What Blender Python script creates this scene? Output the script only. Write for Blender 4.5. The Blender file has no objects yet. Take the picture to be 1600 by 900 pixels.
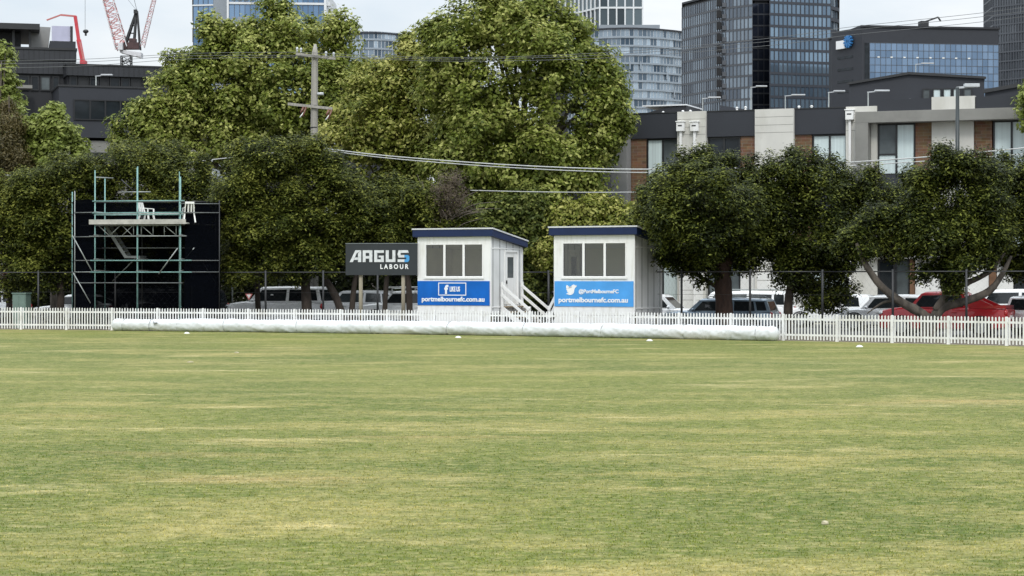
import bpy, bmesh, math, random
import numpy as np
from mathutils import Vector, Matrix
SC = bpy.context.scene
COL = SC.collection
random.seed(7)
RNG = np.random.default_rng(11)
PI = math.pi
R = math.radians

# ------------------------------------------------------------------ survey
# Camera: F is the focal length in photo pixels (1600 wide), HC the eye height,
# YH the row of the horizon.  Sighting helpers turn a bearing + distance into metres.
F = 3200.0; HC = 2.3; YH = 432.0
def G(px, D, z=0.0):
    return Vector(((px-800)/F*D, D, z))
def P(px, py, D):
    return Vector(((px-800)/F*D, D, HC-(py-YH)/F*D))
def S(D): return F/D          # photo pixels per metre

class Face:
    """a vertical plane through px0 at distance D0, its right end turned towards the camera by yaw"""
    def __init__(s, px0, D0, yaw):
        s.o = G(px0, D0); s.c = math.cos(R(yaw)); s.s = math.sin(R(yaw)); s.rz = -R(yaw)
    def t(s, px):
        a = (px-800)/F
        return (a*s.o.y - s.o.x)/(s.c + a*s.s)
    def z(s, px, py):
        return HC-(py-YH)/F*(s.o.y - s.t(px)*s.s)

# ------------------------------------------------------------------ object helpers
def tag(o, label=None, cat=None, group=None, kind=None):
    if label: o['label'] = label
    if cat: o['category'] = cat
    if group: o['group'] = group
    if kind: o['kind'] = kind
    return o
def thing(name, label, cat, loc=(0,0,0), rz=0.0, group=None):
    o = bpy.data.objects.new(name, None); COL.objects.link(o)
    o.empty_display_size = 0.3
    o.location = loc; o.rotation_euler = (0,0,rz)
    return tag(o, label, cat, group)
def kids(o): return [c for c in bpy.data.objects if c.parent == o]
def copy_tree(o, parent=None):
    c = o.copy(); COL.objects.link(c)
    if parent: c.parent = parent
    for ch in list(kids(o)): copy_tree(ch, c)
    return c

class MB:
    def __init__(s): s.v=[]; s.f=[]; s.m=[]; s.sm=[]
    def add(s, vs, fs, m=0, smooth=False):
        b=len(s.v); s.v += [tuple(x) for x in vs]
        for f in fs:
            s.f.append([b+i for i in f]); s.m.append(m); s.sm.append(smooth)
        return s
    def box(s, x0,x1,y0,y1,z0,z1,m=0):
        vs=[(x0,y0,z0),(x1,y0,z0),(x1,y1,z0),(x0,y1,z0),(x0,y0,z1),(x1,y0,z1),(x1,y1,z1),(x0,y1,z1)]
        return s.add(vs,[(0,3,2,1),(4,5,6,7),(0,1,5,4),(1,2,6,5),(2,3,7,6),(3,0,4,7)],m)
    def obox(s, c, a, b, d, m=0):
        c=Vector(c);a=Vector(a);b=Vector(b);d=Vector(d)
        vs=[c-a-b-d,c+a-b-d,c+a+b-d,c-a+b-d,c-a-b+d,c+a-b+d,c+a+b+d,c-a+b+d]
        return s.add(vs,[(0,3,2,1),(4,5,6,7),(0,1,5,4),(1,2,6,5),(2,3,7,6),(3,0,4,7)],m)
    def bar(s, p, q, w, h=None, m=0):
        p=Vector(p); q=Vector(q); h=h or w
        d=(q-p); L=d.length
        if L<1e-6: return s
        d.normalize()
        up=Vector((0,0,1)) if abs(d.z)<.95 else Vector((0,1,0))
        a=d.cross(up).normalized(); b=a.cross(d).normalized()
        return s.obox((p+q)/2, d*(L/2), a*(w/2), b*(h/2), m)
    def tube(s, pts, rad, n=8, m=0, cap=True, smooth=True):
        pts=[Vector(p) for p in pts]
        if not hasattr(rad,'__len__'): rad=[rad]*len(pts)
        rings=[]; prev=None
        for i,p in enumerate(pts):
            if i==0: d=pts[1]-pts[0]
            elif i==len(pts)-1: d=pts[-1]-pts[-2]
            else: d=pts[i+1]-pts[i-1]
            d.normalize()
            if prev is None:
                up=Vector((0,0,1)) if abs(d.z)<.9 else Vector((1,0,0))
                a=d.cross(up).normalized()
            else:
                a=(prev-d*prev.dot(d)).normalized()
            prev=a; b=d.cross(a)
            rings.append([p+(a*math.cos(2*PI*k/n)+b*math.sin(2*PI*k/n))*rad[i] for k in range(n)])
        vs=[v for r in rings for v in r]; fs=[]
        for i in range(len(pts)-1):
            for k in range(n):
                k2=(k+1)%n
                fs.append((i*n+k, i*n+k2, (i+1)*n+k2, (i+1)*n+k))
        s.add(vs,fs,m,smooth)
        if cap:
            b=len(s.v)-len(vs)
            s.f.append([b+k for k in range(n)][::-1]); s.m.append(m); s.sm.append(False)
            s.f.append([b+(len(pts)-1)*n+k for k in range(n)]); s.m.append(m); s.sm.append(False)
        return s
    def prism_y(s, poly, y0, y1, m=0):      # poly of (x,z), extruded along y
        n=len(poly)
        vs=[(x,y0,z) for x,z in poly]+[(x,y1,z) for x,z in poly]
        fs=[tuple(range(n)), tuple(range(2*n-1,n-1,-1))]
        fs+=[(i,i+n,(i+1)%n+n,(i+1)%n) for i in range(n)]
        return s.add(vs,fs,m)
    def prism_x(s, poly, x0, x1, m=0):      # poly of (y,z), extruded along x
        n=len(poly)
        vs=[(x0,y,z) for y,z in poly]+[(x1,y,z) for y,z in poly]
        fs=[tuple(range(n)), tuple(range(2*n-1,n-1,-1))]
        fs+=[(i,i+n,(i+1)%n+n,(i+1)%n) for i in range(n)]
        return s.add(vs,fs,m)
    def prism_z(s, poly, z0, z1, m=0):
        n=len(poly)
        vs=[(p[0],p[1],z0) for p in poly]+[(p[0],p[1],z1) for p in poly]
        fs=[tuple(range(n))[::-1], tuple(range(n,2*n))]
        fs+=[(i,(i+1)%n,(i+1)%n+n,i+n) for i in range(n)]
        return s.add(vs,fs,m)
    def ell(s, c, r, m=0, nu=12, nv=8):
        vs=[];fs=[]
        for j in range(nv+1):
            th=PI*j/nv
            for i in range(nu):
                ph=2*PI*i/nu
                vs.append((c[0]+r[0]*math.sin(th)*math.cos(ph), c[1]+r[1]*math.sin(th)*math.sin(ph), c[2]+r[2]*math.cos(th)))
        for j in range(nv):
            for i in range(nu):
                fs.append((j*nu+i,(j+1)*nu+i,(j+1)*nu+(i+1)%nu,j*nu+(i+1)%nu))
        return s.add(vs,fs,m,True)
    def build(s, name, mats, parent=None, bevel=0.0, loc=None, fix=True, seg=2):
        me=bpy.data.meshes.new(name)
        me.from_pydata(s.v,[],s.f)
        if not isinstance(mats,(list,tuple)): mats=[mats]
        for m in mats: me.materials.append(m)
        me.polygons.foreach_set('material_index', s.m)
        me.polygons.foreach_set('use_smooth', s.sm)
        if fix:
            bm=bmesh.new(); bm.from_mesh(me)
            bmesh.ops.recalc_face_normals(bm, faces=bm.faces)
            bm.to_mesh(me); bm.free()
        me.update()
        o=bpy.data.objects.new(name, me); COL.objects.link(o)
        if parent: o.parent=parent
        if loc is not None: o.location=loc
        if bevel>0:
            b=o.modifiers.new('bevel','BEVEL'); b.width=bevel; b.segments=seg; b.limit_method='ANGLE'; b.angle_limit=R(40)
        return o

def quads_np(name, V, mats, parent=None, rnd=None, matidx=None, nv=4, smooth=False):
    """V: (N,nv,3) array -> a mesh of N separate faces, with a per-face random attribute"""
    N=V.shape[0]
    me=bpy.data.meshes.new(name)
    me.vertices.add(N*nv); me.loops.add(N*nv); me.polygons.add(N)
    me.vertices.foreach_set('co', np.ascontiguousarray(V,dtype=np.float32).ravel())
    me.loops.foreach_set('vertex_index', np.arange(N*nv,dtype=np.int32))
    me.polygons.foreach_set('loop_start', np.arange(0,N*nv,nv,dtype=np.int32))
    try: me.polygons.foreach_set('loop_total', np.full(N,nv,dtype=np.int32))
    except Exception: pass
    if not isinstance(mats,(list,tuple)): mats=[mats]
    for m in mats: me.materials.append(m)
    if matidx is not None: me.polygons.foreach_set('material_index', matidx.astype(np.int32))
    if smooth: me.polygons.foreach_set('use_smooth', np.ones(N,dtype=bool))
    if rnd is not None:
        a=me.attributes.new('rnd','FLOAT','FACE'); a.data.foreach_set('value', rnd.astype(np.float32))
    me.update(calc_edges=True); me.validate()
    o=bpy.data.objects.new(name, me); COL.objects.link(o)
    if parent: o.parent=parent
    return o

# ------------------------------------------------------------------ materials
class NT:
    def __init__(s, name):
        s.mat=bpy.data.materials.new(name); s.mat.use_nodes=True
        s.t=s.mat.node_tree; s.t.nodes.clear()
        s.out=s.n('ShaderNodeOutputMaterial')
    def n(s, typ, **kw):
        nd=s.t.nodes.new(typ)
        for k,v in kw.items(): setattr(nd,k,v)
        return nd
    def l(s,a,b): s.t.links.new(a,b)
    def val(s, sock, v): sock.default_value=v
def rgb(c): return (c[0],c[1],c[2],1.0)

def mat_basic(name, col, rough=0.6, metal=0.0, var=0.12, scale=3.0, bump=0.0, bscale=40.0, spec=0.5, dirt=None, dscale=1.2, coat=0.0, stretch=(1,1,1)):
    m=NT(name)
    b=m.n('ShaderNodeBsdfPrincipled'); m.l(b.outputs[0],m.out.inputs[0])
    b.inputs['Roughness'].default_value=rough; b.inputs['Metallic'].default_value=metal
    b.inputs['Specular IOR Level'].default_value=spec
    if coat: b.inputs['Coat Weight'].default_value=coat; b.inputs['Coat Roughness'].default_value=0.05
    tc=m.n('ShaderNodeTexCoord'); mp=m.n('ShaderNodeMapping'); m.l(tc.outputs['Object'],mp.inputs[0])
    mp.inputs['Scale'].default_value=stretch
    nz=m.n('ShaderNodeTexNoise'); nz.inputs['Scale'].default_value=scale; nz.inputs['Detail'].default_value=5
    m.l(mp.outputs[0],nz.inputs['Vector'])
    r=m.n('ShaderNodeValToRGB')
    r.color_ramp.elements[0].position=.3; r.color_ramp.elements[1].position=.7
    r.color_ramp.elements[0].color=rgb([c*(1-var) for c in col]); r.color_ramp.elements[1].color=rgb([min(1,c*(1+var)) for c in col])
    m.l(nz.outputs[0],r.inputs[0]); cur=r.outputs[0]
    if dirt is not None:
        n2=m.n('ShaderNodeTexNoise'); n2.inputs['Scale'].default_value=dscale; n2.inputs['Detail'].default_value=8; n2.inputs['Roughness'].default_value=.65
        m.l(mp.outputs[0],n2.inputs['Vector'])
        rr=m.n('ShaderNodeValToRGB'); rr.color_ramp.elements[0].position=.5; rr.color_ramp.elements[1].position=.72
        m.l(n2.outputs[0],rr.inputs[0])
        mx=m.n('ShaderNodeMixRGB'); m.l(rr.outputs[0],mx.inputs[0]); m.l(cur,mx.inputs[1]); mx.inputs[2].default_value=rgb(dirt)
        cur=mx.outputs[0]
    m.l(cur,b.inputs['Base Color'])
    if bump>0:
        n3=m.n('ShaderNodeTexNoise'); n3.inputs['Scale'].default_value=bscale; n3.inputs['Detail'].default_value=4
        m.l(mp.outputs[0],n3.inputs['Vector'])
        bp=m.n('ShaderNodeBump'); bp.inputs['Strength'].default_value=bump; bp.inputs['Distance'].default_value=.03
        m.l(n3.outputs[0],bp.inputs['Height']); m.l(bp.outputs[0],b.inputs['Normal'])
    return m.mat

def mat_leaf(name, dark, mid, light, trans=0.25, rough=0.5, scale=0.35, spec=0.35):
    """leaf colour varies per leaf (rnd) and per branch (noise)"""
    m=NT(name)
    at=m.n('ShaderNodeAttribute'); at.attribute_name='rnd'
    tc=m.n('ShaderNodeTexCoord'); nz=m.n('ShaderNodeTexNoise'); nz.inputs['Scale'].default_value=scale; nz.inputs['Detail'].default_value=3
    m.l(tc.outputs['Object'],nz.inputs['Vector'])
    a=m.n('ShaderNodeMath',operation='MULTIPLY_ADD'); m.l(nz.outputs[0],a.inputs[0]); a.inputs[1].default_value=0.9; a.inputs[2].default_value=-0.2
    ad=m.n('ShaderNodeMath',operation='MULTIPLY_ADD'); m.l(at.outputs['Fac'],ad.inputs[0]); ad.inputs[1].default_value=.5; m.l(a.outputs[0],ad.inputs[2])
    r=m.n('ShaderNodeValToRGB'); e=r.color_ramp.elements
    e[0].position=.1; e[0].color=rgb(dark); e[1].position=.9; e[1].color=rgb(light)
    x=e.new(.5); x.color=rgb(mid)
    m.l(ad.outputs[0],r.inputs[0])
    b=m.n('ShaderNodeBsdfPrincipled'); b.inputs['Roughness'].default_value=rough; b.inputs['Specular IOR Level'].default_value=spec
    m.l(r.outputs[0],b.inputs['Base Color'])
    if trans>0:
        tr=m.n('ShaderNodeBsdfTranslucent'); m.l(r.outputs[0],tr.inputs[0])
        mx=m.n('ShaderNodeMixShader'); mx.inputs[0].default_value=trans
        m.l(b.outputs[0],mx.inputs[1]); m.l(tr.outputs[0],mx.inputs[2]); m.l(mx.outputs[0],m.out.inputs[0])
    else: m.l(b.outputs[0],m.out.inputs[0])
    return m.mat

def mat_glass_panel(name, c0, c1, metal=0.6, rough=0.12):
    """coated facade glass: each pane has its own tint (rnd attribute)"""
    m=NT(name)
    at=m.n('ShaderNodeAttribute'); at.attribute_name='rnd'
    r=m.n('ShaderNodeValToRGB'); e=r.color_ramp.elements
    e[0].position=.05; e[0].color=rgb(c0); e[1].position=.95; e[1].color=rgb(c1)
    m.l(at.outputs['Fac'],r.inputs[0])
    b=m.n('ShaderNodeBsdfPrincipled'); b.inputs['Metallic'].default_value=metal; b.inputs['Roughness'].default_value=rough
    m.l(r.outputs[0],b.inputs['Base Color']); m.l(b.outputs[0],m.out.inputs[0])
    return m.mat

def mat_pane(name, tint=(.75,.78,.75), refl=.12):
    m=NT(name)
    t=m.n('ShaderNodeBsdfTransparent'); t.inputs[0].default_value=rgb(tint)
    g=m.n('ShaderNodeBsdfGlossy'); g.inputs['Roughness'].default_value=.03
    lw=m.n('ShaderNodeLayerWeight'); lw.inputs[0].default_value=.25
    ad=m.n('ShaderNodeMath',operation='ADD',use_clamp=True); m.l(lw.outputs['Fresnel'],ad.inputs[0]); ad.inputs[1].default_value=refl
    mx=m.n('ShaderNodeMixShader'); m.l(ad.outputs[0],mx.inputs[0]); m.l(t.outputs[0],mx.inputs[1]); m.l(g.outputs[0],mx.inputs[2])
    m.l(mx.outputs[0],m.out.inputs[0])
    return m.mat

def mat_net(name, col, hold):
    m=NT(name)
    t=m.n('ShaderNodeBsdfTransparent')
    d=m.n('ShaderNodeBsdfDiffuse'); d.inputs[0].default_value=rgb(col)
    tc=m.n('ShaderNodeTexCoord'); nz=m.n('ShaderNodeTexNoise'); nz.inputs['Scale'].default_value=2.0; m.l(tc.outputs['Object'],nz.inputs['Vector'])
    a=m.n('ShaderNodeMath',operation='MULTIPLY_ADD',use_clamp=True); m.l(nz.outputs[0],a.inputs[0]); a.inputs[1].default_value=.3; a.inputs[2].default_value=hold-.15
    mx=m.n('ShaderNodeMixShader'); m.l(a.outputs[0],mx.inputs[0]); m.l(t.outputs[0],mx.inputs[1]); m.l(d.outputs[0],mx.inputs[2])
    m.l(mx.outputs[0],m.out.inputs[0])
    return m.mat

def mat_brick(name, c1, c2, mortar, bw=.23, bh=.076):
    m=NT(name)
    b=m.n('ShaderNodeBsdfPrincipled'); b.inputs['Roughness'].default_value=.85; m.l(b.outputs[0],m.out.inputs[0])
    tc=m.n('ShaderNodeTexCoord'); sp=m.n('ShaderNodeSeparateXYZ'); m.l(tc.outputs['Object'],sp.inputs[0])
    ad=m.n('ShaderNodeMath',operation='ADD'); m.l(sp.outputs[0],ad.inputs[0]); m.l(sp.outputs[1],ad.inputs[1])
    cb=m.n('ShaderNodeCombineXYZ'); m.l(ad.outputs[0],cb.inputs[0]); m.l(sp.outputs[2],cb.inputs[1])
    br=m.n('ShaderNodeTexBrick'); m.l(cb.outputs[0],br.inputs['Vector'])
    br.inputs['Color1'].default_value=rgb(c1); br.inputs['Color2'].default_value=rgb(c2); br.inputs['Mortar'].default_value=rgb(mortar)
    br.inputs['Scale'].default_value=1.0; br.inputs['Brick Width'].default_value=bw; br.inputs['Row Height'].default_value=bh; br.inputs['Mortar Size'].default_value=.008
    br.inputs['Bias'].default_value=-.1
    nz=m.n('ShaderNodeTexNoise'); nz.inputs['Scale'].default_value=2.5; nz.inputs['Detail'].default_value=6; m.l(tc.outputs['Object'],nz.inputs['Vector'])
    mx=m.n('ShaderNodeMixRGB',blend_type='MULTIPLY'); mx.inputs[0].default_value=.6; m.l(br.outputs[0],mx.inputs[1]); m.l(nz.outputs[1],mx.inputs[2])
    br2=m.n('ShaderNodeMixRGB',blend_type='MULTIPLY'); br2.inputs[0].default_value=1; m.l(mx.outputs[0],br2.inputs[1]); br2.inputs[2].default_value=(1.35,1.35,1.35,1)
    m.l(br2.outputs[0],b.inputs['Base Color'])
    return m.mat

def mat_ribbed(name, col, pitch=.2, depth=.4, rough=.5, axis=0):
    """profiled sheet cladding: ribs as bump"""
    m=NT(name)
    b=m.n('ShaderNodeBsdfPrincipled'); b.inputs['Roughness'].default_value=rough; m.l(b.outputs[0],m.out.inputs[0])
    tc=m.n('ShaderNodeTexCoord'); sp=m.n('ShaderNodeSeparateXYZ'); m.l(tc.outputs['Object'],sp.inputs[0])
    ad=m.n('ShaderNodeMath',operation='ADD'); m.l(sp.outputs[0],ad.inputs[0]); m.l(sp.outputs[1],ad.inputs[1])
    src=ad.outputs[0] if axis==0 else sp.outputs[2]
    pm=m.n('ShaderNodeMath',operation='PINGPONG'); m.l(src,pm.inputs[0]); pm.inputs[1].default_value=pitch/2
    st=m.n('ShaderNodeMath',operation='LESS_THAN'); m.l(pm.outputs[0],st.inputs[0]); st.inputs[1].default_value=pitch*.09
    bp=m.n('ShaderNodeBump'); bp.inputs['Strength'].default_value=depth; bp.inputs['Distance'].default_value=.02; bp.invert=True
    m.l(st.outputs[0],bp.inputs['Height']); m.l(bp.outputs[0],b.inputs['Normal'])
    nz=m.n('ShaderNodeTexNoise'); nz.inputs['Scale'].default_value=.8; nz.inputs['Detail'].default_value=6; m.l(tc.outputs['Object'],nz.inputs['Vector'])
    r=m.n('ShaderNodeValToRGB'); r.color_ramp.elements[0].position=.3; r.color_ramp.elements[1].position=.7
    r.color_ramp.elements[0].color=rgb([c*.85 for c in col]); r.color_ramp.elements[1].color=rgb([c*1.12 for c in col])
    m.l(nz.outputs[0],r.inputs[0])
    mx=m.n('ShaderNodeMixRGB',blend_type='MULTIPLY'); m.l(st.outputs[0],mx.inputs[0]); m.l(r.outputs[0],mx.inputs[1]); mx.inputs[2].default_value=(.55,.55,.55,1)
    m.l(mx.outputs[0],b.inputs['Base Color'])
    return m.mat

def mat_grass(name, blades=False):
    m=NT(name)
    b=m.n('ShaderNodeBsdfPrincipled'); b.inputs['Roughness'].default_value=.75; b.inputs['Specular IOR Level'].default_value=.15
    m.l(b.outputs[0],m.out.inputs[0])
    geo=m.n('ShaderNodeNewGeometry')
    def noise(scale, detail, rough, stretch=(1,1,1), rot=0, seed=0):
        mp=m.n('ShaderNodeMapping'); m.l(geo.outputs['Position'],mp.inputs[0]); mp.inputs['Scale'].default_value=stretch
        mp.inputs['Rotation'].default_value=(0,0,rot); mp.inputs['Location'].default_value=(seed,seed*1.7,0)
        n=m.n('ShaderNodeTexNoise'); n.inputs['Scale'].default_value=scale; n.inputs['Detail'].default_value=detail; n.inputs['Roughness'].default_value=rough
        m.l(mp.outputs[0],n.inputs['Vector']); return n.outputs[0]
    def ramp(sock, p0, p1, c0=(0,0,0), c1=(1,1,1)):
        r=m.n('ShaderNodeValToRGB'); r.color_ramp.elements[0].position=p0; r.color_ramp.elements[1].position=p1
        r.color_ramp.elements[0].color=rgb(c0); r.color_ramp.elements[1].color=rgb(c1); m.l(sock,r.inputs[0]); return r.outputs[0]
    def mix(fac, a, c, blend='MIX'):
        x=m.n('ShaderNodeMixRGB',blend_type=blend)
        for s_,v in ((0,fac),(1,a),(2,c)):
            if isinstance(v,(int,float)): x.inputs[s_].default_value=v
            elif isinstance(v,tuple): x.inputs[s_].default_value=rgb(v)
            else: m.l(v,x.inputs[s_])
        return x.outputs[0]
    broad=noise(.09,4,.55,(1,.8,1),.15,3)
    green=ramp(broad,.36,.66,GR_A,GR_B)
    # worn straw-coloured patches, drawn out across the ground by mowing
    straw=ramp(noise(.42,8,.70,(.55,1.0,1),.10,9),.47,.62)
    mask=ramp(noise(.06,3,.5,(1,1,1),0,21),.30,.60,(.25,.25,.25),(1,1,1))
    st=mix(1.0,straw,mask,'MULTIPLY')
    c=mix(st,green,GR_C)
    pale=ramp(noise(.50,8,.72,(.42,1.0,1),.10,33),.565,.655)
    pf=mix(.65,(0,0,0),pale)
    c=mix(pf,c,GR_D)
    brown=ramp(noise(.22,6,.62,(.35,1,1),.1,57),.62,.72)
    bf=mix(.65,(0,0,0),brown)
    c=mix(bf,c,GR_E)
    tuft=ramp(noise(8,5,.8,(.6,1,1),0,71),.47,.60)
    tf=mix(.62,(0,0,0),tuft)
    c=mix(tf,c,(.355,.315,.135))
    tg=ramp(noise(4.2,6,.8,(.5,1,1),0,83),.49,.62)
    tgf=mix(.6,(0,0,0),tg)
    c=mix(tgf,c,(.066,.094,.014))
    fine=ramp(noise(26,3,.7),.30,.72,(.55,.57,.50),(1.42,1.40,1.45))
    c=mix(1.0,c,fine,'MULTIPLY')
    fine2=ramp(noise(5,5,.75),.32,.68,(.80,.82,.78),(1.18,1.16,1.18))
    c=mix(1.0,c,fine2,'MULTIPLY')
    if blades:
        at=m.n('ShaderNodeAttribute'); at.attribute_name='rnd'
        rr=ramp(at.outputs['Fac'],0,1,(1.0,1.05,.9),(2.3,2.2,2.2))
        c=mix(1.0,c,rr,'MULTIPLY')
        df=m.n('ShaderNodeBsdfDiffuse'); tl=m.n('ShaderNodeBsdfTranslucent'); m.l(c,df.inputs[0]); m.l(c,tl.inputs[0])
        ms=m.n('ShaderNodeMixShader'); ms.inputs[0].default_value=.5; m.l(df.outputs[0],ms.inputs[1]); m.l(tl.outputs[0],ms.inputs[2]); m.l(ms.outputs[0],m.out.inputs[0])
    else:
        bp=m.n('ShaderNodeBump'); bp.inputs['Strength'].default_value=.5; bp.inputs['Distance'].default_value=.03
        m.l(noise(30,3,.7),bp.inputs['Height']); m.l(bp.outputs[0],b.inputs['Normal'])
    m.l(c,b.inputs['Base Color'])
    return m.mat
GR_A=(.078,.114,.016); GR_B=(.158,.178,.034); GR_C=(.300,.265,.092); GR_D=(.52,.44,.22); GR_E=(.38,.265,.122)

M={}
M['grass']=mat_grass('turf'); M['blade']=mat_grass('turf_blades',True)
M['ground']=mat_basic('packed_earth',(.10,.085,.06),.95,var=.3,scale=.6,dirt=(.05,.045,.035),dscale=.3)
M['asphalt']=mat_basic('asphalt',(.05,.05,.052),.9,var=.25,scale=2)
M['concrete']=mat_basic('concrete',(.42,.40,.34),.85,var=.15,scale=2,dirt=(.30,.27,.2))
M['white']=mat_basic('white_paint',(.80,.80,.79),.5,var=.04,scale=2,dirt=(.63,.62,.57),dscale=2.2,stretch=(2.2,2.2,.35),bump=.08,bscale=3)
M['picket']=mat_basic('picket_paint',(.76,.76,.75),.55,var=.05,scale=4,dirt=(.58,.56,.52),dscale=1.6)
M['whitepanel']=mat_ribbed('white_cabin_panel',(.74,.75,.75),.6,.12,.45)
M['frame']=mat_basic('white_aluminium',(.82,.82,.81),.35,var=.02)
M['cabin_in']=mat_basic('cabin_lining',(.78,.75,.64),.7,var=.05,scale=1.5)
M['vinylfloor']=mat_basic('pale_vinyl_floor',(.50,.47,.40),.7)
M['floor']=mat_basic('plywood',(.25,.18,.1),.8)
M['navy']=mat_basic('navy_fascia',(.010,.022,.072),.5,var=.08,spec=.3)
M['roofwhite']=mat_basic('roof_sheet',(.62,.63,.64),.4,var=.06)
M['blue']=mat_basic('royal_blue_vinyl',(.001,.115,.47),.42,var=.16,spec=.3,scale=1.1,bump=.25,bscale=2.2)
M['sky_blue']=mat_basic('sky_blue_vinyl',(.075,.33,.74),.42,var=.13,spec=.3,scale=1.1,bump=.25,bscale=2.2)
M['letter']=mat_basic('white_vinyl',(.82,.83,.84),.45,var=.02)
M['letter_silver']=mat_basic('silver_lettering',(.62,.64,.66),.4,var=.14,scale=9)
M['letter_cyan']=mat_basic('cyan_lettering',(.06,.30,.62),.4,var=.05)
M['signboard']=mat_basic('charcoal_signboard',(.020,.025,.030),.5,var=.12,scale=2)
M['signedge']=mat_basic('grey_sign_edge',(.16,.18,.19),.5)
M['timberpole']=mat_basic('weathered_round_post',(.27,.24,.18),.85,var=.22,scale=6,stretch=(1,1,.15))
M['pane']=mat_pane('clear_pane',(.94,.94,.90),.06)
M['dark']=mat_basic('dark_steel',(.022,.023,.025),.5)
M['black']=mat_basic('black_rubber',(.012,.012,.013),.8)
M['vinyl']=mat_basic('white_cover_vinyl',(.66,.68,.69),.5,var=.07,scale=1.3,dirt=(.48,.49,.47),dscale=1.3,bump=.5,bscale=5)
M['strap']=mat_basic('grey_strap',(.28,.285,.29),.7)
M['teal']=mat_basic('turquoise_scaffold_tube',(.19,.34,.32),.5,metal=.2,var=.2,scale=5)
M['galv']=mat_basic('galvanised_tube',(.29,.31,.30),.4,metal=.4,var=.15,scale=5)
M['galv_dull']=mat_basic('dull_tube',(.13,.14,.14),.6,var=.2,scale=4)
M['plank']=mat_basic('scaffold_plank',(.40,.39,.36),.7,var=.2,scale=4)
M['net']=mat_net('black_shade_cloth',(.0025,.003,.0045),.96)
M['plastic']=mat_basic('white_plastic',(.80,.80,.78),.35,var=.02)
M['bark']=mat_basic('grey_bark',(.13,.11,.09),.95,var=.4,scale=5,bump=.8,bscale=14,stretch=(1,1,.3))
M['bark_dark']=mat_basic('dark_bark',(.050,.038,.030),.95,var=.4,scale=6,bump=.8,bscale=14,stretch=(1,1,.3))
M['bark_mid']=mat_basic('furrowed_grey_bark',(.085,.072,.060),.95,var=.55,scale=4,dirt=(.035,.03,.025),dscale=3.0,bump=1.0,bscale=9,stretch=(1,1,.5))
M['bark_red']=mat_basic('reddish_bark',(.045,.025,.018),.95,var=.4,scale=6,bump=.8,bscale=14,stretch=(1,1,.3))
M['lf_plane']=mat_leaf('plane_leaf',(.042,.066,.008),(.172,.210,.032),(.47,.48,.155),.3,spec=.2)
M['lf_plane2']=mat_leaf('plane_leaf_yellowing',(.046,.068,.008),(.185,.210,.032),(.48,.46,.145),.3,spec=.2)
M['lf_light']=mat_leaf('pale_leaf',(.090,.120,.022),(.20,.245,.048),(.36,.40,.13),.3,spec=.2)
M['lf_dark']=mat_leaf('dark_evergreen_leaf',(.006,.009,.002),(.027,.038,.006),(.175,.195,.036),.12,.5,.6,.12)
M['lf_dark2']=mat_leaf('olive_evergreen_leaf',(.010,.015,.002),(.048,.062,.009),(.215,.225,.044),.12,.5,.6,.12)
M['lf_brown']=mat_leaf('dry_twig_leaf',(.035,.026,.016),(.075,.056,.036),(.15,.115,.075),.1)
M['lf_rust']=mat_leaf('rusty_needle',(.040,.036,.012),(.085,.070,.022),(.145,.115,.045),.15)
M['lf_mid']=mat_leaf('shrub_leaf',(.026,.042,.007),(.080,.105,.020),(.22,.24,.06),.2,spec=.2)
M['lf_shade_hedge']=mat_leaf('shade_hedge_leaf',(.004,.006,.002),(.011,.015,.005),(.03,.036,.010),.0,.8,spec=.05)  # darkness behind the cars is put into this near-black leaf colour
M['render']=mat_basic('pale_render',(.57,.56,.52),.85,var=.06,scale=1.2,dirt=(.48,.47,.42),dscale=.7,stretch=(1,1,.4))
M['render_white']=mat_basic('white_render',(.72,.72,.70),.8,var=.04,dirt=(.68,.68,.65),dscale=.5)
M['greyrender']=mat_basic('grey_render',(.225,.222,.205),.85,var=.07,scale=1.0,dirt=(.18,.178,.165),dscale=.6)
M['greywall']=mat_basic('mid_grey_wall',(.26,.26,.255),.85,var=.06)
M['clad']=mat_ribbed('charcoal_cladding',(.030,.032,.037),1.0,.3,.55)
M['clad_fine']=mat_ribbed('charcoal_ribbed_cladding',(.021,.023,.028),.33,.5,.55)
M['clad2']=mat_basic('dark_grey_panel',(.022,.025,.033),.6,var=.08,scale=.7)
M['clad3']=mat_basic('black_panel',(.013,.014,.018),.6,var=.08,scale=.7)
M['brick']=mat_brick('red_brown_brick',(.125,.064,.034),(.20,.112,.062),(.19,.155,.12),.46,.155)
M['brickdark']=mat_brick('dark_red_brick',(.12,.045,.03),(.16,.07,.045),(.2,.17,.15))
M['timber']=mat_basic('brown_timber',(.14,.07,.035),.7,var=.2,scale=5)
M['winframe']=mat_basic('black_window_frame',(.015,.016,.018),.4)
M['glass_curt']=mat_basic('curtained_glass',(.56,.65,.65),.10,var=.10,scale=1.2,stretch=(9,9,.05),spec=.6)
M['glass_dark']=mat_basic('dark_glass',(.016,.020,.024),.08,var=.5,scale=.8,spec=.3)
M['glass_mid']=mat_basic('grey_glass',(.085,.10,.105),.08,var=.4,scale=.8,spec=.4)
M['lamp_pale']=mat_basic('pale_lamp_housing',(.48,.50,.52),.4)
M['poledark']=mat_basic('dark_green_pole',(.016,.024,.026),.4)
M['polewood']=mat_basic('weathered_power_pole',(.30,.285,.255),.9,var=.22,scale=4,stretch=(2,2,.1))
M['insul']=mat_basic('brown_porcelain',(.16,.07,.05),.3)
M['wire']=mat_basic('wire',(.12,.125,.13),.5)
M['cable']=mat_basic('pale_cable',(.46,.47,.46),.5)
M['red']=mat_basic('crane_red',(.50,.045,.060),.5)
M['cranewhite']=mat_basic('crane_white',(.60,.60,.62),.5)
M['pinkred']=mat_basic('faded_red',(.48,.16,.15),.5)
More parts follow.
